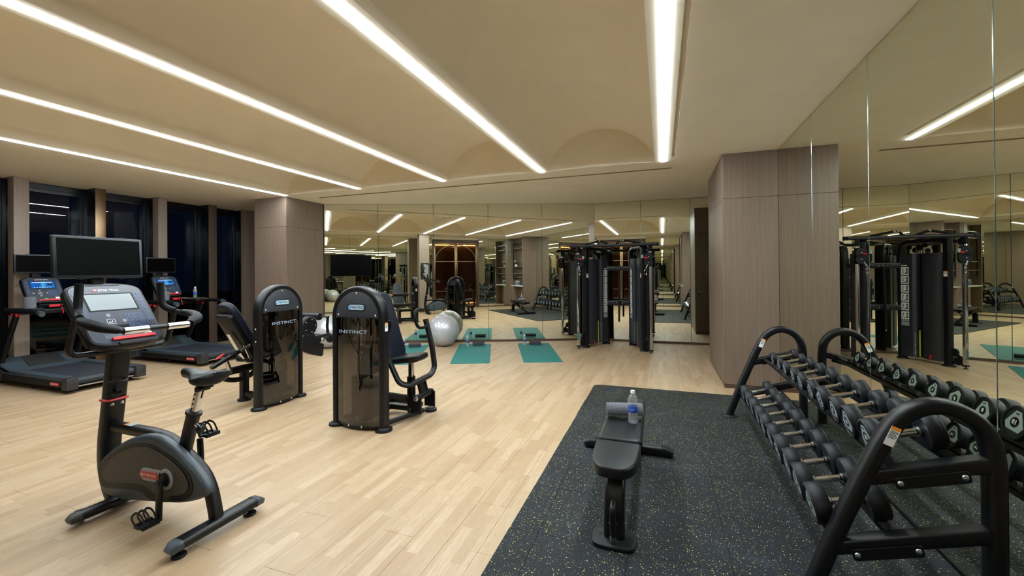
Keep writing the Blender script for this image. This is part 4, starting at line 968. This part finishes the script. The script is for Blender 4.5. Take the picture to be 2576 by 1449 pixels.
# ================================================================== CABLE TRAINER
ft = thing('cable_trainer', 'black dual cable trainer with chrome guide columns in front of the end mirror', 'weight machine', (-.9, 8.8, 0))
WF = TR(.9, -8.8, 0)
def ftower(a, b, chrome, mir):
    a = Vector((*a, 0)); b = Vector((*b, 0)); e = (b-a).normalized(); L = (b-a).length
    o = Vector((-e.y, e.x, 0)) if not mir else Vector((e.y, -e.x, 0))
    T = WF @ fr(a, e, o, (0, 0, 1)); m = lambda: MB(T)     # x along the tower, y outward (behind the shroud), z up
    m().tube(rp([(0, .03, .02), (0, .03, 2.02)], .01), rr(.10, .085, .014), up=(0, 1, 0)).build('front_post', 'black', ft)
    m().tube(rp([(.03, .05, 2.02), (L-.13, .05, 2.02), (L, .05, 1.99), (L+.02, .05, 1.8), (L+.02, .05, .02)], .16, 7), rr(.15, .06, .016), up=(0, 1, 0)).build('arch_frame', 'black', ft)
    # shroud halves, with a folded face, and the slot
    for s0, s1, nm in ((.085, .345, 'shroud'), (.435, .665, 'shroud')):
        pl = [(s0, .015), (s0+.05, -.012), (s0+.17, -.012), (s1, .02), (s1, .20), (s0, .20)] if s0 < .2 else [(s0, .02), (s0+.04, -.010), (s1, -.010), (s1, .20), (s0, .20)]
        mb = MB(T); mb.prism(pl, .055, 1.815, ch=.003, seg=1); mb.build(nm, 'graphite', ft)
    m().box(.345, .435, .10, .12, .055, 1.80).build('slot_back', 'ink', ft)
    st = m()
    for k in range(17): st.box(.352, .428, .045, .095, .075+k*.026, .098+k*.026, b=.002)
    st.build('weight_stack', 'ink', ft)
    mb = m()
    for k in range(17): mb.box(.396, .420, .0425, .0445, .08+k*.026, .100+k*.026)
    tag(mb.build('weight_number', 'yellow', ft), kind='stuff')
    mb = m()
    for k in range(15): mb.box(.445, .470, .0155-.018*.6, .0165-.018*.6, .11+k*.026, .119+k*.026)
    tag(mb.build('weight_scale', 'white', ft), kind='stuff')
    m().box(.36, .42, .03, .06, .52, .58, b=.01).build('selector_carriage', 'black_satin', ft)
    # instruction placard: six picture squares and two text blocks
    Tp = T @ fr((.590, -.0105, 0), (1, 0, 0), (0, 0, 1), (0, -1, 0))
    flip = Matrix.Diagonal((-1, 1, 1, 1)) if mir else ID
    rnd = random.Random(5)
    for k in range(6):
        z = 1.515-k*.152; pq = flat(ft, 'instruction_picture', Tp @ TR(0, z, 0), .125, .135, 'white', .001)
        mb = MB(Tp @ TR(0, z, 0) @ flip)
        mb.box(-.050, -.022, -.045, .048, .001, .0015); mb.box(-.044, -.028, -.03, .03, .0015, .0018, m=1); mb.box(-.030, -.010, -.045, -.025, .001, .0014)
        x = .025; mb.prism([(x+.008*c, .035+.008*s) for c, s in circ(1, 8)], .001, .0015)
        lean = rnd.uniform(-.5, .5)
        mb.tube([(x, .028, .0013), (x+lean*.02, .0, .0013)], rr(.0004, .010, .0001, 1), up=(0, 0, 1)); mb.tube([(x+lean*.02, 0, .0013), (x+.010, -.03, .0013)], rr(.0004, .006, .0001, 1), up=(0, 0, 1)); mb.tube([(x+lean*.02, 0, .0013), (x-.012, -.03, .0013)], rr(.0004, .006, .0001, 1), up=(0, 0, 1)); mb.tube([(x, .022, .0013), (x-.022, .022+.02*lean, .0013)], rr(.0004, .005, .0001, 1), up=(0, 0, 1))
        mb.box(.0, .018, -.055, -.040, .001, .0014); mb.box(.03, .045, -.055, -.040, .001, .0014); mb.build('pictogram', ['ink', 'grey_print'], pq)
    flat(ft, 'instruction_text', Tp @ TR(0, .665, 0), .125, .028, 'grey_print', .001); flat(ft, 'instruction_text', Tp @ TR(0, .610, 0), .125, .062, 'grey_print', .001)
    flat(ft, 'placard_heading', Tp @ TR(.01, 1.612, 0), .10, .014, 'white', .001)
    # feet
    for s_, y_ in ((0, .03), (L+.02, .05)):
        q = T @ Vector((s_, y_, 0)); disc_foot(ft, q.x, q.y, .085, .02, name='foot')
    for s_ in (.085,): flat(ft, 'red_label', T @ fr((s_+.14, -.0125, .10), (1, 0, 0), (0, 0, 1), (0, -1, 0)), .03, .075, 'red', .0012)
    warning_label(ft, T @ fr((.0, -.0205, 1.47), (1, 0, 0), (0, 0, 1), (0, -1, 0)) @ flip, .05, .085)
    # upper pulleys inside the arch
    for s_, z_, r in ((.18, 1.90, .05), (.40, 1.91, .055), (.32, 1.945, .04), (.56, 1.92, .045)):
        m().lathe([(0, .012), (r*.9, .012), (r*.8, 0), (r*.9, -.012), (0, -.012)], T=fr((s_, .05, z_), (1, 0, 0), (0, 0, 1)), n=22).build('pulley', 'ink', ft)
    for s_ in (.37, .41): m().cyl((s_, .075, 1.80), (s_, .075, 2.0), .009, 10).build('guide_rod', 'chrome', ft)
    # chrome column with carriage
    cx, cyy = chrome; ang = math.atan2(e.y, e.x); Tc = WF @ TR(cx, cyy, 0) @ RZ(ang-math.pi/2+(0 if not mir else 0))
    MB(Tc).box(-.028, .028, -.022, .022, .045, 1.93, b=.004).build('guide_column', 'chrome', ft)
    mb = MB(Tc)
    for k in range(30): mb.prism(circ(.006, 8), 0, .001, T=fr((.0285 if not mir else -.0285, 0, .35+k*.045), (0, 1, 0), (0, 0, 1), (1 if not mir else -1, 0, 0)))
    tag(mb.build('index_hole', 'ink', ft), kind='stuff')
    MB(Tc).box(-.035, .035, -.03, .03, .035, .06, b=.004).build('column_base', 'ink', ft)
    MB(Tc).lathe([(0, .036), (.008, .036), (.008, .012), (.028, .01), (.03, 0), (0, 0)], n=16).build('leveling_foot', 'rubber_black', ft)
    cg = MB(Tc).box(-.045, .045, -.04, .04, 1.64, 1.90, b=.008).build('pulley_carriage', 'black_satin', ft)
    sx = 1 if not mir else -1
    for z_, r in ((1.82, .085), (1.715, .085)):
        MB(Tc).lathe([(0, .014), (r*.92, .014), (r, .008), (r*.9, 0), (r, -.008), (r*.92, -.014), (0, -.014)], T=fr((sx*.05, -.045, z_), (.85, .5*sx, 0), (0, 0, 1)), n=26).build('pulley_wheel', 'ink', cg)
        q = Tc @ Vector((sx*.058, -.062, z_)); bolt(cg, q, Tc.to_3x3() @ Vector((.5*sx, -.85, 0)), 1.1)
    MB(Tc).tube(smooth([(sx*.06, -.02, 1.66), (sx*.13, -.03, 1.65), (sx*.165, -.03, 1.70), (sx*.165, -.03, 1.80)], 5), .02, 12).build('carriage_handle', 'foam', cg)
    MB(Tc).cyl((sx*.165, -.03, 1.80), (sx*.165, -.03, 1.86), .021, 14).build('handle_cap', 'grey_print', cg)
    MB(Tc).cyl((sx*.05, -.03, 1.80), (sx*.125, -.03, 1.805), .019, 14).build('release_knob', 'red', cg)
    mb = MB(Tc); mb.tube([(sx*.09, -.09, 1.67), (sx*.12, -.09, 1.60)], .010, 10); mb.build('cable_end', 'grey_print', cg)
    mb = MB(Tc); mb.tube([(sx*.13+.022*math.cos(a), -.09, 1.53+.05*math.sin(a)) for a in [2*math.pi*i/20 for i in range(20)]], .0055, 8, closed=True, up=(0, 1, 0)); mb.build('carabiner', 'chrome', cg)
    # top and foot pulleys between column and post
    f0 = Tc.inverted() @ (T @ Vector((0, .03, 0))); dx = Vector((f0.x, f0.y, 0)); dn = dx.normalized()
    MB(Tc).lathe([(0, .014), (.055, .014), (.06, .006), (.052, 0), (.06, -.006), (.055, -.014), (0, -.014)], T=fr((dx.x*.12, dx.y*.12, 1.975), dn, (0, 0, 1)), n=24).build('top_pulley', 'ink', ft)
    MB(Tc).box(-.03, .03, -.03, .03, 1.93, 2.05, b=.004).build('column_cap', 'ink', ft)
    for u, z_ in ((.42, .10), (.68, .235)):
        MB(Tc).lathe([(0, .016), (.055, .016), (.062, .008), (.055, 0), (.062, -.008), (.055, -.016), (0, -.016)], T=fr((dx.x*u, dx.y*u, z_), dn, (0, 0, 1)), n=24).build('foot_pulley', 'ink', ft)
    MB(Tc).tube([(dx.x*.1, dx.y*.1, .07), (dx.x*.9, dx.y*.9, .07)], rr(.05, .035, .008), up=(0, 0, 1)).build('foot_link', 'black', ft)
    MB(Tc).tube([(dx.x*.05, dx.y*.05, .10), (dx.x*.8, dx.y*.8, .28)], rr(.04, .012, .003), up=(0, 0, 1)).build('pulley_bracket', 'black', ft)
ftower((-1.45, 8.63), (-1.11, 9.19), (-1.595, 8.48), False)
ftower((-.37, 8.57), (-.625, 9.17), (-.205, 8.40), True)
MB(WF).tube([(-1.72, 8.505, 2.065), (-.09, 8.455, 2.065)], rr(.06, .10, .014), up=(0, 0, 1)).build('top_beam', 'black', ft)
for x in (-1.735, -.075): MB(WF).box(x-.03, x+.03, 8.44, 8.53, 2.033, 2.098, b=.01).build('beam_cap', 'rubber_black', ft)
for nm, pts in (('pull_up_bar', [(-1.44, 8.46, 2.09), (-1.15, 8.42, 2.155)]), ('pull_up_bar', [(-1.15, 8.42, 2.155), (-1.00, 8.47, 2.09)]), ('pull_up_bar', [(-.84, 8.46, 2.09), (-.75, 8.42, 2.155)]), ('pull_up_bar', [(-.71, 8.42, 2.155), (-.38, 8.45, 2.09)])):
    MB(WF).cyl(pts[0], pts[1], .020, 12).build(nm, 'foam', ft)
for x in (-1.15, -.75, -.70): MB(WF).lathe([(0, -.024), (.018, -.018), (.026, 0), (.018, .018), (0, .024)], T=TR(x, 8.42, 2.158), n=16).build('bar_joint', 'steel', ft)
for z in (1.615, .88):
    r = MB(WF).tube([(-1.10, 9.20, z), (-.62, 9.20, z)], rr(.10, .07, .014), up=(0, 0, 1)).build('cross_rail', 'black', ft)
    MB(WF).prism(rr(.22, .055, .027, 5), 0, .006, T=fr((-.85, 9.165, z), (1, 0, 0), (0, 0, 1)), ch=.002, seg=1).build('rail_plate', 'black_satin', r)
    for x in (-.06, .0, .06): bolt(r, (.9-.85+x, 9.159-8.8, z), (0, -1, 0), .8)
mb = MB(WF); mb.tube([(-.845, 9.13, 1.60), (-.855, 9.10, .50)], .021, 14); hb_ = mb.build('training_bar', 'foam', ft)
MB(WF).tube([(-.855+.012*math.cos(a), 9.10, .487+.012*math.sin(a)) for a in [2*math.pi*i/12 for i in range(12)]], .003, 6, closed=True, up=(0, 1, 0)).build('bar_eye', 'steel', ft)
# ================================================================== FREE WEIGHTS
rack = thing('dumbbell_rack', 'black two-tier dumbbell rack with arched end frames along the mirror wall', 'dumbbell rack', (1.0, 3.68, 0))
WR = TR(-1.0, -3.68, 0)
pathf = lambda y: [(.655, y, .02), (.78, y, .375), (.90, y, .675), (.955, y, .80)]+[(1.135+.19*math.cos(a)*1.0-.0, y, .775+.175*math.sin(a)) for a in [math.pi*(1-i/14)*.90 for i in range(0, 15)]]+[(1.325, y, .74), (1.325, y, .40), (1.325, y, .02)]
for y in (2.38, 4.97):
    pts = smooth([(.655, y, .02), (.78, y, .375), (.895, y, .665), (.955, y, .80), (1.01, y, .885), (1.085, y, .935), (1.165, y, .945), (1.245, y, .91), (1.30, y, .84), (1.322, y, .74), (1.325, y, .60), (1.325, y, .30), (1.325, y, .02)], 5)
    MB(WR).tube(pts, rr(.078, .068, .024, 4), up=(0, 1, 0)).build('end_frame', 'black', rack, 50)
    for x, r in ((.650, .085), (1.325, .075)): disc_foot(rack, x-1, y-3.68, r if x < 1 else .072, .02)
    s_ = -1 if y < 3 else 1
    for (xa, za), (xb, zb_) in (((.885, .600), (1.30, .715)), ((.725, .248), (1.30, .415))):
        c = MB(WR).tube([(xa, y, za), (xb, y, zb_)], rr(.070, .062, .009), up=(0, 1, 0)).build('cross_bar', 'black', rack)
        d = Vector((xb-xa, 0, zb_-za)).normalized(); mid = Vector((xa+.10, y, za))+d*.12
        MB(WR).prism(rr(.27, .052, .012, 3), 0, .005, T=fr(mid+Vector((0, s_*.0345, -.004)), d*(-s_), d.cross(Vector((0, 1, 0)))*1., (0, s_, 0)), ch=.0015, seg=1).build('mounting_plate', 'black_satin', c)
        for q in (-.115, .115): bolt(c, mid+d*q+Vector((-1, s_*.0395-3.68, -.004)), (0, s_, 0), 1.2)
for y, s_ in ((2.38, -1), (4.97, -1)):
    p0 = Vector((.918, y, .725)); d = Vector((.375, 0, .93)).normalized(); n_ = Vector((-.93, 0, .375))
    T = WR @ fr(p0+Vector((.012, s_*.0392, 0))+d*.085+n_*.0, Vector((.93, 0, -.375)), d, (0, s_, 0))
    warning_label(rack, T, .038, .09)
tl = math.atan2(.167, .575)
rows = {'top': ((.985, .645), (1.200, .701), .016), 'bottom': ((.765, .278), (.975, .334), .016)}
dtop = Vector((math.cos(tl), 0, math.sin(tl)))
for nm, (pa, pb, _) in rows.items():
    for x, z in (pa, pb):
        mb = MB(WR); mb.box(x-.022, x+.022, 2.41, 4.94, z-.006, z, T=ID); mb.box(x+.016, x+.022, 2.41, 4.94, z-.035, z); mb.build('shelf_rail', 'black', rack)
TILT = -math.atan2(.05, .19)
ys_d = [4.585-.2295*k for k in range(10)]
SZ = {2: (.056, .040, .172), 4: (.061, .046, .182), 6: (.068, .052, .195), 8: (.076, .058, .208), 10: (.086, .064, .222),
      12: (.078, .064, .200), 14: (.083, .067, .206), 16: (.088, .070, .214), 18: (.092, .073, .222), 20: (.096, .076, .232)}
# cradles: shared mesh, one under each head
def cradle_mesh(r):
    n = 8; R0 = r+.003; c = r+.011; a0 = R_(222); a1 = R_(318)
    arc = [(R0*math.cos(a0+(a1-a0)*i/n), c+R0*math.sin(a0+(a1-a0)*i/n)) for i in range(n+1)]
    pl = [(-.104, 0), (-.094, arc[0][1]*.7), (arc[0][0]-.012, arc[0][1])]+arc+[(arc[-1][0]+.012, arc[0][1]), (.094, arc[0][1]*.7), (.104, 0)]
    return MB().prism(pl, -.016, .016, T=fr((0, 0, 0), (0, 1, 0), (0, 0, 1), (1, 0, 0))).mesh('saddle_cradle', 'black_satin')
CRS = {}
DB = {}
def dumbbell(kg):
    r, t, cc = SZ[kg]
    if kg not in DB:
        hd = MB(); hd.lathe([(0, t*.5-.006), (r*.80, t*.5-.006), (r*.84, t*.5), (r*.95, t*.5), (r, t*.5-.006), (r, t*.5-.010), (r*.992, t*.5-.011), (r, t*.5-.012), (r, -t*.5+.008), (r*.93, -t*.5), (.022, -t*.5), (.022, -t*.5-.012), (0, -t*.5-.012)], n=36)
        pe = MB(); k = r*.68
        tri = []
        for a0 in (90, 210, 330):
            for da in (-17, 17): tri.append((k*math.cos(R_(a0+da)), k*math.sin(R_(a0+da))))
        pe.prism(tri, t*.5-.006, t*.5-.002, ch=.001, seg=1)
        c2 = MB(); c2.prism(circ(r*.30, 22), t*.5-.002, t*.5-.0012); c2.box(-.010, .010, r*.46, r*.54, t*.5-.002, t*.5-.0014)
        h = MB(); L = cc/2-t*.5; h.lathe([(0, -L), (.0195, -L), (.0195, -L+.006), (.0225, -L+.008), (.0225, -L+.018), (.0165, -L+.022), (.0172, -.02), (.0180, 0), (.0172, .02), (.0165, L-.022), (.0225, L-.018), (.0225, L-.008), (.0195, L-.006), (.0195, L), (0, L)], n=22)
        DB[kg] = (hd.mesh('head', 'rubber_black', 40), pe.mesh('end_plate', 'plate'), c2.mesh('number_disc', 'ink'), h.mesh('handle', 'chrome', 40))
    return DB[kg]
ORD = ['first', 'second', 'third', 'fourth', 'fifth', 'sixth', 'seventh', 'eighth', 'ninth', 'tenth']
Tx = [Matrix.Rotation(math.pi/2, 4, 'Y'), Matrix.Rotation(-math.pi/2, 4, 'Y')]
for row, kgs in (('top', [2, 2, 4, 4, 6, 6, 8, 8, 10, 10]), ('bottom', [12, 12, 14, 14, 16, 16, 18, 18, 20, 20])):
    (xa, za), (xb, zb_), _ = rows[row]
    for k, (y, kg) in enumerate(zip(ys_d, kgs)):
        r, t, cc = SZ[kg]; hd, pe, c2, hm = dumbbell(kg)
        mx, mz = (xa+xb)/2, (za+zb_)/2
        nrm = Vector((-math.sin(-TILT), 0, math.cos(-TILT))); ctr = Vector((mx, y, mz))+nrm*(r+.010)
        t_ = thing('dumbbell', '%s black round dumbbell with chrome handle from the far end of the %s tier' % (ORD[k], row), 'dumbbell', ctr, (0, TILT, 0), group='dumbbells on the %s tier' % row)
        link('handle', hm, t_, Tx[0])
        rot = random.uniform(-.35, .35) if k not in (6, ) else 2.6
        for s_, q in ((1, Matrix.Rotation(math.pi/2, 4, 'Y') @ Matrix.Rotation(math.pi/2, 4, 'Z')), (-1, Matrix.Rotation(-math.pi/2, 4, 'Y') @ Matrix.Rotation(-math.pi/2, 4, 'Z'))):
            h = link('head', hd, t_, TR(s_*cc/2, 0, 0) @ q @ Matrix.Rotation(rot*s_, 4, 'Z'))
            link('end_plate', pe, h); link('number_disc', c2, h)
            text(str(kg), r*.36, TR(0, 0, t*.5-.0010), 'white', h, name='number', bold=.03)
        for x, z in rows[row][:2]:
            CR = CRS.setdefault(kg, None) or cradle_mesh(r); CRS[kg] = CR; link('saddle_cradle', CR, rack, TR(x-1, y-3.68, z) @ Matrix.Rotation(TILT, 4, 'Y'))

# ---- flat bench
bn = thing('weight_bench', 'black adjustable weight bench lying flat on the rubber mat', 'bench', (-.27, 3.05, .015))
WB = TR(.27, -3.05, -.015)
bp = [(x*(1-.09*(y+.47)), y) for x, y in rr(.28, .94, .035, 5)]
MB(WB).prism(bp, .400, .462, T=TR(-.27, 3.285, 0), ch=.018, seg=4).build('back_pad', 'leather', bn, 50)
spd = smooth2([(-.12, .188), (0, .19), (.12, .188), (.138, .16), (.137, .05), (.128, -.06), (.115, -.13), (.085, -.185), (.04, -.205), (-.04, -.205), (-.085, -.185), (-.115, -.13), (-.128, -.06), (-.137, .05), (-.138, .16)], 3)
MB(WB).prism(spd, .400, .466, T=TR(-.27, 2.585, 0), ch=.016, seg=4).build('seat_pad', 'leather', bn, 50)
MB(WB).box(-.36, -.18, 2.95, 3.70, .39, .406, b=.004).build('pad_plate', 'ink', bn)
MB(WB).box(-.34, -.20, 2.46, 2.74, .39, .406, b=.004).build('pad_plate', 'ink', bn)
MB(WB).tube(smooth([(-.27, 2.475, .03), (-.27, 2.485, .12), (-.27, 2.50, .22), (-.27, 2.55, .31), (-.27, 2.66, .352), (-.27, 2.80, .355), (-.27, 2.92, .345)], 5), rr(.115, .075, .02), up=(1, 0, 0)).build('front_leg', 'black', bn)
MB(WB).tube([(-.27, 2.70, .345), (-.27, 3.70, .10)], rr(.085, .06, .014), up=(1, 0, 0)).build('main_beam', 'black', bn)
MB(WB).tube([(-.27, 2.80, .365), (-.27, 3.62, .375)], rr(.05, .045, .01), up=(1, 0, 0)).build('back_support', 'black', bn)
mb = MB(WB)
for s_ in (-1, 1): mb.tube([(-.27+s_*.045, 3.45, .36), (-.27+s_*.045, 3.25, .215)], rr(.012, .045, .003), up=(1, 0, 0))
mb.build('ladder_strut', 'steel', bn)
MB(WB).prism(smooth2([(-.085, -.09), (.085, -.09), (.12, -.03), (.10, .085), (-.10, .085), (-.12, -.03)], 3), .015, .038, T=TR(-.27, 2.46, 0), ch=.006).build('foot_plate', 'rubber_black', bn)
for x in (-.35, -.19): MB(WB).prism(circ(.007, 12), .0375, .0386, T=TR(x, 2.47, 0)).build('foot_hole', 'ink', bn)
MB(WB).tube(rp([(-.27, 2.44, .245), (-.27, 2.385, .235), (-.27, 2.39, .17), (-.27, 2.405, .06)], .035), .0165, 14, up=(1, 0, 0)).build('carry_handle', 'black', bn)
MB(WB).cyl((-.27, 2.4025, .075), (-.27, 2.4065, .045), .0185, 14).build('handle_cap', 'steel', bn)
MB(WB).tube([(-.27, 2.396, .155), (-.27, 2.397, .145)], .023, 14).build('handle_ring', 'rubber_black', bn)
MB(WB).tube([(-.56, 3.72, .06), (-.02, 3.72, .06)], rr(.07, .085, .018), up=(0, 0, 1)).build('rear_stabilizer', 'black', bn)
for a, b in ((-.56, -.65), (-.02, .07)):
    MB(WB).tube([(a, 3.72, .06), ((a+b)/2, 3.72, .058), (b, 3.72, .04)], rr(.074, .092, .02), up=(0, 0, 1), scl=lambda u: 1-.25*u).build('end_cap', 'rubber_black', bn)
MB(WB).lathe([(0, .012), (.012, .012), (.022, .03), (.028, .034), (.026, .04), (0, .042)], T=fr((-.215, 2.69, .33), (0, 1, 0), (0, 0, 1), (1, 0, 0)), n=16).build('pull_knob', 'red', bn)
# ---- towels, bottles, mats, balls
def towel(label, loc, rz, L=.25, r=.052, m='towel_dark', rx=0, group=None):
    t = thing('rolled_towel', label, 'towel', loc, (0, 0, rz), group=group)
    n = 84; turns = 3.3; th = r*.20; vs = []; ou = []; inn = []
    for i in range(n+1):
        u = i/n; a = u*turns*2*math.pi+1.9; rad = r*.12+(r*.88)*u; ou.append((rad*math.cos(a), rad*math.sin(a))); q = rad-th*.92; inn.append((q*math.cos(a), q*math.sin(a)))
    poly = ou+inn[::-1]; mb = MB(); K = 8
    rnd = random.Random(hash(label) % 99 if False else len(label)); L2 = len(poly)
    for k in range(K+1):
        x = -L/2+L*k/K; s_ = 1-(.03 if k in (0, K) else 0)+rnd.uniform(-.012, .012)
        for p in poly: vs.append((x, p[0]*s_, (p[1]*s_*.97)))
    fs = [(k*L2+i, k*L2+(i+1) % L2, (k+1)*L2+(i+1) % L2, (k+1)*L2+i) for k in range(K) for i in range(L2)]
    for base, rev in ((0, True), (K*L2, False)):
        for i in range(n):
            f = (base+i, base+i+1, base+L2-2-i, base+L2-1-i); fs.append(f if not rev else tuple(reversed(f)))
    mb.add(vs, fs, T=TR(0, 0, r*.97)); mb.build('towel_roll', m, t, 50); return t
def bottle(label, loc, rz=0, text_on=False, group=None, h=.225):
    t = thing('water_bottle', label, 'bottle', loc, (0, 0, rz), group=group); k = h/.225
    out = [(0, .004), (.022, .002), (.030, .006), (.032, .014), (.0325, .035), (.0305, .045), (.0325, .055), (.0305, .066), (.032, .076), (.0315, .080), (.0315, .118), (.033, .126), (.0335, .15), (.031, .170), (.024, .187), (.014, .199), (.0125, .203), (.0125, .210)]
    MB().lathe([(r*k, z*k) for r, z in out], n=24).build('bottle_body', 'pet', t, 60)
    MB().lathe([(.0125*k, .205*k), (.0148*k, .206*k), (.0148*k, .223*k), (.013*k, .225*k), (0, .225*k)], n=18).build('cap', 'white_cap', t)
    lb = MB().lathe([(.0318*k, .079*k), (.0322*k, .080*k), (.0322*k, .118*k), (.0318*k, .119*k)], n=28).build('label', 'label_blue', t, 60)
    if text_on:
        text('AQUAFINA', .0078, fr((0, -.0345, .108), (1, 0, 0), (0, 0, 1)), 'white', lb); text('PLUS', .0085, fr((0, -.0345, .097), (1, 0, 0), (0, 0, 1)), 'white', lb)
    return t
towel('grey rolled towel lying across the weight bench', (-.275, 3.265, .462), .24, .26, .055, 'towel_grey')
bottle('clear water bottle with blue label standing on the weight bench', (-.205, 3.14, .462), math.atan2(-.065, 1)*1+.0, True, h=.235)
towel('grey towel roll standing in the cup holder of the left treadmill', (-8.40, 3.31, 1.18), 0, .16, .07, 'towel_grey')
o = [x for x in bpy.data.objects if x.get('label', '').startswith('grey towel roll standing')][0]; o.rotation_euler = (0, math.pi/2, 0); o.location = (-8.47, 3.33, 1.178)
towel('small grey towel roll on the far treadmill console tray', (-8.47, 5.06, 1.178), 0, .16, .062, 'towel_grey').rotation_euler = (0, math.pi/2, 0)
bottle('clear water bottle standing on the far treadmill tray', (-8.58, 5.68, 1.096), group=None)
def on_mirror(s_, d_, z=0): P = CA+AU*s_+AN*d_; return (P.x, P.y, z)
ANG = math.atan2(-AU.y, -AU.x)
MN = [('nearest the cable trainer', 1.10), ('in the middle of the three', 2.36), ('behind the chest press machine', 3.68)]
for nm, s0 in MN:
    P = on_mirror(s0+.34, 1.28); t = thing('yoga_mat', 'teal yoga mat on the floor, '+nm, 'yoga mat', P, (0, 0, ANG), group='teal yoga mats before the mirror')
    MB().prism(rr(.68, 1.96, .035, 5), 0, .006, ch=.0015, seg=1).build('mat_sheet', 'teal', t)
    tw = {1.10: (1.425, .585), 2.36: (2.62, .585), 3.68: (3.94, .64)}[s0]; bt = {1.10: (1.65, .60), 2.36: (2.85, .60), 3.68: (4.16, .66)}[s0]
    towel('charcoal rolled towel on the yoga mat '+nm, on_mirror(tw[0], tw[1]-.03, .006), ANG, .25, .046, 'towel_dark', group='rolled towels on the yoga mats')
    bottle('water bottle with blue label on the yoga mat '+nm, on_mirror(bt[0], bt[1], .006), group='bottles on the yoga mats')
def ball(label, P, r=.335):
    t = thing('exercise_ball', label, 'exercise ball', P, group='silver exercise balls by the mirror'); n = 32
    MB().lathe([(r*math.sin(math.pi*i/n), r-r*math.cos(math.pi*i/n)) for i in range(n+1)], n=48).build('ball_skin', 'ball', t, 80)
    nb = MB(); N = 420; ga = math.pi*(3-math.sqrt(5))
    for i in range(N):
        z = 1-2*(i+.5)/N; q = math.sqrt(1-z*z); v = Vector((q*math.cos(ga*i), q*math.sin(ga*i), z)); m_ = v.to_track_quat('Z', 'Y').to_matrix().to_4x4(); m_.translation = v*(r-.0005)+Vector((0, 0, r))
        if v.z < -.985: continue
        nb.lathe([(.0080, -.001), (.0055, .0045), (0, .006)], T=m_, n=6)
    tag(nb.build('nub', 'nub', t, 80), kind='stuff')
    MB().lathe([(0, .003), (.012, .003), (.014, 0)], T=fr((0, -r*math.cos(.5)-.0, r+r*math.sin(.5)), (1, 0, 0), (0, math.sin(.5), math.cos(.5)), (0, -math.cos(.5), math.sin(.5))), n=14).build('valve_plug', 'grey_print', t)
ball('silver nubbed exercise ball between two teal yoga mats', on_mirror(3.36, .47))
ball('silver nubbed exercise ball next to the left wood pillar', on_mirror(5.76, .47))
k = 0
for i in range(2):
    for j in range(4):
        bottle(['front', 'back'][i]+' row water bottle on the niche counter, '+['first', 'second', 'third', 'fourth'][j]+' from the mirror side', (.86+i*.075, .30+j*.07, .96), group='water bottles on the white counter', h=.21)
